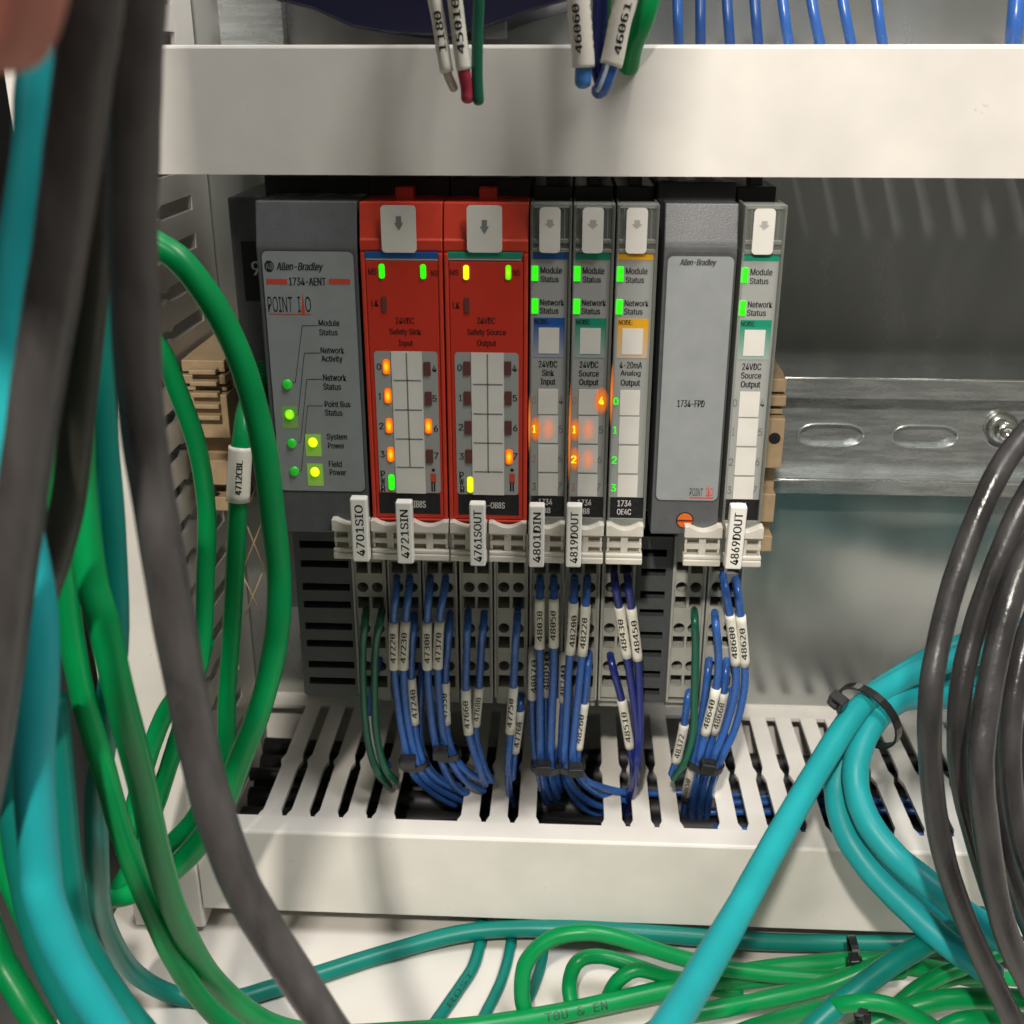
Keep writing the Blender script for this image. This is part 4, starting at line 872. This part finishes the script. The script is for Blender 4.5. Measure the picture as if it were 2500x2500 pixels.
# green network loops beside the adapter
NL = 'green network cables looping beside the adapter'
cable(with_d([(330, 570), (385, 600), (450, 645), (530, 760), (592, 900), (640, 1080), (668, 1250), (680, 1400), (676, 1520), (658, 1640), (628, 1750), (590, 1850), (548, 1960), (500, 2040), (440, 2110), (370, 2160), (290, 2185), (200, 2180)], 300, 300, 305, 295, 290, 290), green_c, (7, 60), 'outermost green cable looping past the adapter', NL)
cable([(640, 935, 345), (625, 960, 338), (600, 1000, 328), (590, 1060, 322), (584, 1150, 320), (578, 1300, 318), (567, 1500, 315), (557, 1700, 310), (550, 1820, 305), (520, 1920, 300), (470, 2000, 298), (410, 2070, 295), (330, 2150, 295), (250, 2200, 295)], green_c, (5, 46), 'green cable with a white printed sleeve plugged into the adapter', NL)
gcab = bpy.data.objects[-1] if False else [o for o in sc.objects if o.get('label', '').startswith('green cable with a white printed sleeve')][0]
sleeve(gcab, [(600, 1000, 328), (590, 1060, 322), (584, 1150, 320), (578, 1300, 318)], 1090, 1222, '4712CBL', 3.6)
b = MB()
pp = spline([at(650, 905, 352), at(645, 935, 346), at(630, 965, 339), (at(606, 1005, 328))], 8)
for k in range(0, len(pp)-1, 2):
    a, c = pp[k], pp[k+1]; b.tube([a, a.lerp(c, .55)], 4.4-.05*k, 18, sub=1, flat=True)
b.tube(pp, 3.5, 16, sub=1); b.build('ribbed_boot', green_c, gcab)
cable(with_d([(330, 780), (395, 860), (435, 950), (480, 1090), (502, 1250), (504, 1400), (497, 1540), (478, 1640), (430, 1700), (392, 1760), (365, 1850), (330, 1960), (300, 2080)], 300, 312, 300, 290), green_c, (4, 46), 'inner green cable looping behind the thick grey cable', NL)
cable(with_d([(500, 1560), (470, 1690), (440, 1780), (405, 1890), (370, 2000), (330, 2100), (270, 2200)], 310, 290), green_c, (2, 44), 'short visible green cable crossing the upright duct', NL)
# black bundle on the right
KG = 'black cables arching down the right edge'
cable(with_d([(2620, 960), (2500, 1065), (2420, 1185), (2345, 1370), (2298, 1540), (2268, 1700), (2276, 1900), (2310, 2100), (2378, 2300), (2480, 2500), (2540, 2620)], 300, 265, 250), black_r, (5, 58), 'outermost black cable arching down on the right', KG)
cable(with_d([(2620, 1060), (2520, 1190), (2445, 1340), (2380, 1540), (2345, 1700), (2350, 1900), (2395, 2100), (2455, 2280), (2530, 2440), (2600, 2560)], 300, 270, 255), black_r, (4, 56), 'second black cable from the outside on the right', KG)
cable(with_d([(2640, 1150), (2560, 1270), (2490, 1400), (2440, 1560), (2403, 1750), (2395, 1880), (2412, 2050), (2450, 2250), (2510, 2400), (2600, 2540)], 290, 255, 245), black_r, (4, 64), 'third black cable from the outside on the right', KG)
cable(with_d([(2660, 1250), (2570, 1400), (2505, 1560), (2475, 1720), (2466, 1880), (2490, 2040), (2540, 2190), (2620, 2360)], 300, 270, 262), black_r, (3, 52), 'innermost black cable at the right edge', KG)
cable(with_d([(2700, 1400), (2590, 1560), (2540, 1700), (2520, 1850), (2530, 1980), (2590, 2120)], 310, 285), black_r, (3, 50), 'black cable touching the right picture edge', KG)
cable(with_d([(2640, 1200), (2530, 1330), (2460, 1500), (2428, 1680), (2420, 1850), (2440, 2010), (2485, 2180), (2560, 2360)], 310, 285, 275), black_r, (3, 52), 'black cable half hidden between the third and the innermost on the right', KG)
# teal bundle through the tie
TG_ = 'teal cables tied together on the lower duct'
cable([(2700, 1560, 372), (2420, 1590, 362), (2260, 1632, 352), (2170, 1680, 340), (2095, 1735, 326), (2000, 1870, 305), (1900, 2045, 275), (1800, 2230, 240), (1700, 2400, 205), (1600, 2560, 175)], teal_c, (5, 62), 'teal cable running from the tie diagonally down to the bottom edge', TG_)
cable([(2700, 1640, 378), (2420, 1650, 368), (2260, 1680, 356), (2170, 1712, 346), (2105, 1770, 334), (2058, 1850, 324), (2045, 1930, 316), (2065, 2030, 306), (2130, 2130, 296), (2220, 2220, 288), (2310, 2300, 280), (2420, 2380, 275)], teal_c, (6, 62), 'lower teal cable bending from the tie down to the right', TG_)
cable([(2700, 1700, 374), (2420, 1700, 364), (2270, 1700, 352), (2190, 1712, 340), (2130, 1765, 326), (2095, 1845, 316), (2092, 1930, 308), (2120, 2010, 300), (2185, 2090, 292), (2265, 2155, 284), (2350, 2225, 278), (2460, 2300, 275)], teal_c, (6, 64), 'upper teal cable bending from the tie down to the right', TG_)
cable([(2700, 1500, 392), (2450, 1540, 385), (2300, 1590, 378), (2190, 1650, 366), (2120, 1700, 352), (2080, 1760, 343), (2062, 1830, 338), (2058, 1900, 330), (2080, 1990, 322), (2140, 2090, 312), (2230, 2180, 304), (2350, 2260, 298)], teal_c, (5, 50), 'hindmost teal cable in the tied bundle', TG_)
c = at(2118, 1748, 330); ring_tie(c, at(2070, 1810, 326)-at(2200, 1690, 345), 11.4, 'large black cable tie round the teal cables', 2.8, .8, at(2046, 1712, 322), .98, 2.8)
def jacket_print(o, x0y0, x1y1, r, txt):
    me = o.data; cs = [v.co/S+o.location/S for v in me.vertices]; n = 20; r = (cs[n*12]-sum(cs[n*12:n*13], Vector())/n).length*1.01
    rings = [sum(cs[i*n:(i+1)*n], Vector())/n for i in range(len(cs)//n-3)]
    def pxy(p): q = p-CAM; return 1250+F*q.dot(RIGHT)/q.dot(FWD), 1250+F*q.dot(DOWN)/q.dot(FWD)
    near = lambda t: min(range(len(rings)), key=lambda i: (pxy(rings[i])[0]-t[0])**2+(pxy(rings[i])[1]-t[1])**2)
    a, b_ = near(x0y0), near(x1y1)
    if a == b_: b_ = a+1
    A, B = rings[a], rings[b_]; tg = (B-A).normalized(); L = (B-A).length; vs, fs = glyphs(txt, 0, 0, MONO, True)
    ax, bx_ = min(v.x for v in vs), max(v.x for v in vs); ay, by = min(v.y for v in vs), max(v.y for v in vs); out = []
    step = 1 if b_ > a else -1; chain = rings[a:b_+step:step] if b_+step >= 0 else rings[a::step]
    for v in vs:
        u = (v.x-ax)/(bx_-ax)*(len(chain)-1); i = min(int(u), len(chain)-2); c = chain[i].lerp(chain[i+1], u-i)
        g = (chain[i+1]-chain[i]).normalized(); to = (CAM-c).normalized(); to = (to-g*to.dot(g)).normalized(); sd = g.cross(to)
        ang = ((v.y-ay)/(by-ay)-.5)*.85-.15
        out.append(c+(to*math.cos(ang)-sd*math.sin(ang))*(r*1.03))
    t = MB(); t.add(out, fs); t.build('jacket_print', inkg2, o)
inkg2 = mat('faded_black_print', (.01, .04, .02), .5)
# cables lying on the floor
FG = 'green cables lying on the floor under the duct'
cable(with_d([(1285, 2480), (1272, 2420), (1285, 2350), (1345, 2295), (1430, 2277), (1510, 2290), (1620, 2325), (1750, 2360), (1900, 2380), (2060, 2385), (2200, 2370)], 290, 300, 300, 298), green_c, (4, 40), 'green cable forming the large loop on the floor', FG)
g1 = [o for o in sc.objects if o.get('label', '').startswith('bright green cable curving')][0]
jacket_print(g1, (1320, 2482), (1490, 2450), 2.55, 'T0U & EN')
cable(with_d([(1398, 2470), (1390, 2400), (1412, 2345), (1470, 2335), (1560, 2360), (1680, 2400), (1800, 2420)], 300, 308, 304), green_c, (2, 36), 'green cable forming the small loop inside the large one', FG)
cable(with_d([(1480, 2440), (1510, 2395), (1560, 2370), (1650, 2390), (1780, 2400), (1900, 2385), (2060, 2360)], 300, 306), green_c, (2, 36), 'green cable bent double beside the teal diagonal', FG)
cable(with_d([(1560, 2530), (1655, 2487), (1760, 2462), (1862, 2440), (2017, 2404), (2150, 2350), (2250, 2320), (2400, 2300)], 275, 290, 300), green_c, (2, 44), 'green cable passing under the bottom edge tie', FG)
cable(with_d([(1900, 2600), (2000, 2495), (2110, 2402), (2200, 2335), (2290, 2285), (2400, 2240)], 250, 275, 295), dteal_c, (2, 56), 'dark teal cable rising over the green ones at lower right', 'dark teal cables')
cable(with_d([(2120, 2540), (2190, 2460), (2270, 2400), (2350, 2360), (2480, 2310)], 280, 300), green_c, (2, 40), 'green cable rising behind the black ones at lower right', FG)
cable(with_d([(1700, 2560), (1800, 2520), (1920, 2485), (2060, 2455), (2160, 2452), (2260, 2500), (2340, 2560)], 290, 262, 258), green_c, (4, 42), 'green cable dipping below the picture at lower right', FG)
cable(with_d([(1980, 2580), (2090, 2520), (2200, 2470), (2300, 2440), (2400, 2435), (2540, 2440)], 270, 280), green_c, (3, 50), 'green cable lying level at lower right', FG)
cable(with_d([(2240, 2560), (2330, 2500), (2430, 2490), (2560, 2500)], 262, 272), green_c, (1, 46), 'lowest green cable at lower right', FG)
cable(with_d([(2280, 2400), (2360, 2385), (2450, 2390), (2560, 2400)], 300, 305), green_c, (1, 34), 'thin looking green cable behind the black bundle', FG)
SG = 'short dark teal cables dropping across the floor'
ts1 = cable(with_d([(1178, 2230), (1172, 2300), (1155, 2360), (1120, 2415), (1075, 2480), (1020, 2560)], 345, 322, 300), dteal_c, (2, 30), 'short teal cable, leftmost of the thin ones on the floor', SG)
jacket_print(ts1, (1090, 2470), (1145, 2385), 1.75, 'ROST')
cable(with_d([(1250, 2240), (1246, 2310), (1226, 2388), (1190, 2465), (1150, 2540)], 345, 322, 305), dteal_c, (2, 27), 'short teal cable, middle of the thin ones on the floor', SG)
cable(with_d([(1330, 2300), (1320, 2360), (1298, 2420), (1275, 2470), (1250, 2530)], 335, 310), dteal_c, (1, 26), 'short teal cable seen through the green loop', SG)
ring_tie(at(2085, 2330, 308), at(2150, 2330, 308)-at(2085, 2335, 308), 5.5, 'black cable tie round the floor cables near the middle', 2.4, .7, at(2085, 2345, 296), 1, 2.3)
ring_tie(at(2105, 2470, 268), at(2160, 2475, 268)-at(2105, 2470, 268), 4.8, 'black cable tie at the bottom edge', 2.2, .7, at(2105, 2458, 260), 1, 2.0)
# ------------------------------------------------------------------ above the upper duct
BU = 'blue wires entering the upper duct'
for k, (x, dx) in enumerate(((1655, 2), (1710, 0), (1778, 5), (1846, 6), (1917, 10), (1990, 14), (2066, 14), (2146, 10), (2478, -6))):
    nm = ['first', 'second', 'third', 'fourth', 'fifth', 'sixth', 'seventh', 'eighth'][k] if k < 8 else ''
    lab = nm+' blue wire from the left of the row entering the upper duct' if k < 8 else 'lone blue wire entering the upper duct near the right edge'
    d = 372; P = [(x-dx*2, -220, d+4), (x-dx, -40, d), (x, 50, d-3), (x+dx, 120, d-2), (x+dx*2, 200, d)]
    wire(P, blue_w if k in (0, 4, 5, 6, 7, 8) else mat('deep_blue_insulation', (.014, .06, .22), .35), 1.55 if k != 8 else 2.4, lab, BU)
# dark device hanging into view at the top
dv = empty('blue_black_device', (at(1000, 40, 360)), 'dark blue black rounded device above the upper duct', 'device')
b = MB(); pts2 = [(650, -260), (668, 0), (760, 22), (860, 66), (960, 84), (1100, 90), (1180, 70), (1290, 30), (1395, 0), (1400, -260)]
b.prism([(at(x, y, 350).x, at(x, y, 350).z) for x, y in pts2], 'y', Y(350), -2, .8); b.build('housing', mat('blue_black_plastic', (.008, .009, .03), .35), dv)
b = MB(); x0, x1, z0, z1 = R(1180, 1235, 75, 48, 96, 352); b.box(x0, x1, Y(352), Y(360), z0, z1, .5); b.build('grey_clip', grey_m, dv)
b = MB(); x0, x1, z0, z1 = R(430, 520, 50, -200, 150, 400); 
pa = b.box(at(497, 60, 405).x, at(660, 60, 405).x, -6, -.5, at(500, 260, 405).z, 640, .3).build('side_channel', rail_m); tag(pa, 'pale steel channel upright left of the dark device at the top', 'steel channel')
# loose wire ends with printed sleeves
LG = 'sleeved wire ends hanging in front of the upper duct'
def loose(P, mm, rad, lab, sl, grp=LG): return wire(P, mm, rad, lab, grp, sl)
D = 312
loose([(1030, -250, D+10), (1052, -60, D), (1072, 60, D), (1090, 170, D), (1108, 215, D+2)], mat('pale_tan_insulation', (.5, .42, .34), .4), 1.2, 'pale wire end with sleeve 1180', [(-120, 176, '1180', 1.75, .17, .33, 0)])
loose([(1085, -250, D+10), (1104, -60, D-1), (1118, 60, D-1), (1132, 170, D-1), (1140, 215, D), (1141, 240, D)], mat('crimson_insulation', (.33, .03, .06), .35), 1.7, 'crimson wire end with sleeve 45010', [(-150, 170, '45010', 1.95, .12, .41, 0)])
loose([(1165, -250, D+10), (1170, -60, D), (1166, 80, D), (1165, 180, D), (1168, 246, D)], dgreen_w, 1.5, 'dark green wire end hanging beside the crimson one', [])
loose([(1395, -250, D), (1408, -60, D), (1418, 60, D), (1424, 150, D), (1423, 200, D)], mat('light_blue_insulation', (.05, .2, .5), .35), 2.2, 'light blue wire end with sleeve 46060', [(-150, 165, '46060', 2.9, .12, .38, .35)])
loose([(1555, -250, D), (1535, -40, D), (1512, 60, D), (1494, 150, D), (1474, 208, D), (1462, 222, D+2)], blue_w, 2.1, 'striped blue wire end with sleeve 46061', [(-150, 160, '46061', 2.9, .10, .41, -.3)])
b = [o for o in sc.objects if o.get('label', '').startswith('striped blue')][0]
m_ = MB(); pts = spline([at(1505, 60, D-2.2), at(1486, 150, D-2.2), at(1466, 208, D-2.2), at(1458, 222, D-1)], 8); m_.tube(pts, .55, 8, sub=1); m_.build('white_stripe', mat('pale_stripe', (.45, .5, .6), .4), b)
loose([(1475, -250, D+8), (1468, -60, D+6), (1464, 60, D+6), (1458, 150, D+5), (1470, 205, D+4)], navy_w, 2.0, 'navy wire end looping between the two pairs of sleeves', [])
loose([(1478, -250, D+10), (1478, -40, D+8), (1474, 60, D+8), (1480, 130, D+10)], mat('green_yellow_insulation', (.02, .16, .03), .35, noise=.3, nscale=60), 1.8, 'green wire behind the 46061 sleeve, left one', [])
loose([(1640, -250, D+12), (1600, -60, D+10), (1575, 40, D+10), (1545, 110, D+14), (1535, 160, D+18)], green_c, 2.8, 'bright green and yellow wire right of the 46061 sleeve', [])
# ------------------------------------------------------------------ a hand at the top left corner
def hand():
    skin = mat('skin', (.60, .21, .155), .5, noise=.08, nscale=60); b = skin.node_tree.nodes['Principled BSDF']
    b.inputs['Subsurface Weight'].default_value = .15; b.inputs['Subsurface Radius'].default_value = (.004, .0015, .001)
    V = []; E_ = []; Rd = []
    def add(p, r_, par=None):
        V.append(Vector(p)); Rd.append(r_)
        if par is not None: E_.append((par, len(V)-1))
        return len(V)-1
    tip = at(-45, 180, 118); base = at(0, -470, 112); dirf = (tip-base).normalized()
    side = Vector((-1, 0, 0)); side = (side-dirf*side.dot(dirf)).normalized()
    elbow = base-dirf*60+side*26+Vector((2, -95, 330))  # forearm out of view, added to throw shade over the left modules
    wrist = base-dirf*88+side*26; root = add(wrist, 27); add(wrist.lerp(elbow, .4), 36, root); add(elbow, 44, len(V)-1)
    palm = add(base-dirf*45+side*26, 30, root); kn = add(base-dirf*8+side*24, 26, palm)
    Lf = (tip-base).length
    for k, (o_, L, rr, bd) in enumerate(((0, 1.0, 7.6, 0), (19, 1.04, 7.8, 4), (38, .98, 7.4, 9), (55, .78, 6.4, 14))):
        p0 = base+side*o_
        i0 = add(p0, rr+1.5, kn); i1 = add(p0+dirf*Lf*.42*L+Vector((0, bd*.5, 0)), rr+.6, i0)
        i2 = add(p0+dirf*Lf*.72*L+Vector((0, bd, 0)), rr, i1); add(p0+dirf*Lf*.97*L+Vector((0, bd*1.6, 0)), rr*.78, i2)
    t0 = add(base-dirf*52+side*2+Vector((0, -18, 0)), 12, palm); t1 = add(base-dirf*24-side*2+Vector((0, -30, 0)), 9.5, t0); add(base-dirf*2+side*4+Vector((0, -34, 0)), 8, t1)
    me = bpy.data.meshes.new('hand'); me.from_pydata([v*S for v in V], E_, []); o = bpy.data.objects.new('person', me); sc.collection.objects.link(o)
    sk = o.modifiers.new('s', 'SKIN'); sk.use_smooth_shade = True
    for i, r_ in enumerate(Rd): me.skin_vertices[0].data[i].radius = (r_*S, r_*S)
    me.skin_vertices[0].data[0].use_root = True
    su = o.modifiers.new('u', 'SUBSURF'); su.levels = 2; su.render_levels = 2
    me.materials.append(skin); m_ = MB(); e0 = wrist+Vector((-17, 0, -6)); e1 = elbow+Vector((-17, 0, 0)); m_.tube([e0, e0.lerp(e1, .3), e0.lerp(e1, .65), e1, e1+(e1-e0)*.5], 47, 28, rf=lambda t: .93+.2*t+.02*math.sin(t*40))
    m_.build('shadow_sleeve', mat('dark_cloth', (.03, .035, .05), .8), o)  # unseen sleeve, widened so its shadow covers the adapter too
    tag(o, 'blurred bare finger of a person reaching in at the top left corner', 'person')
hand()
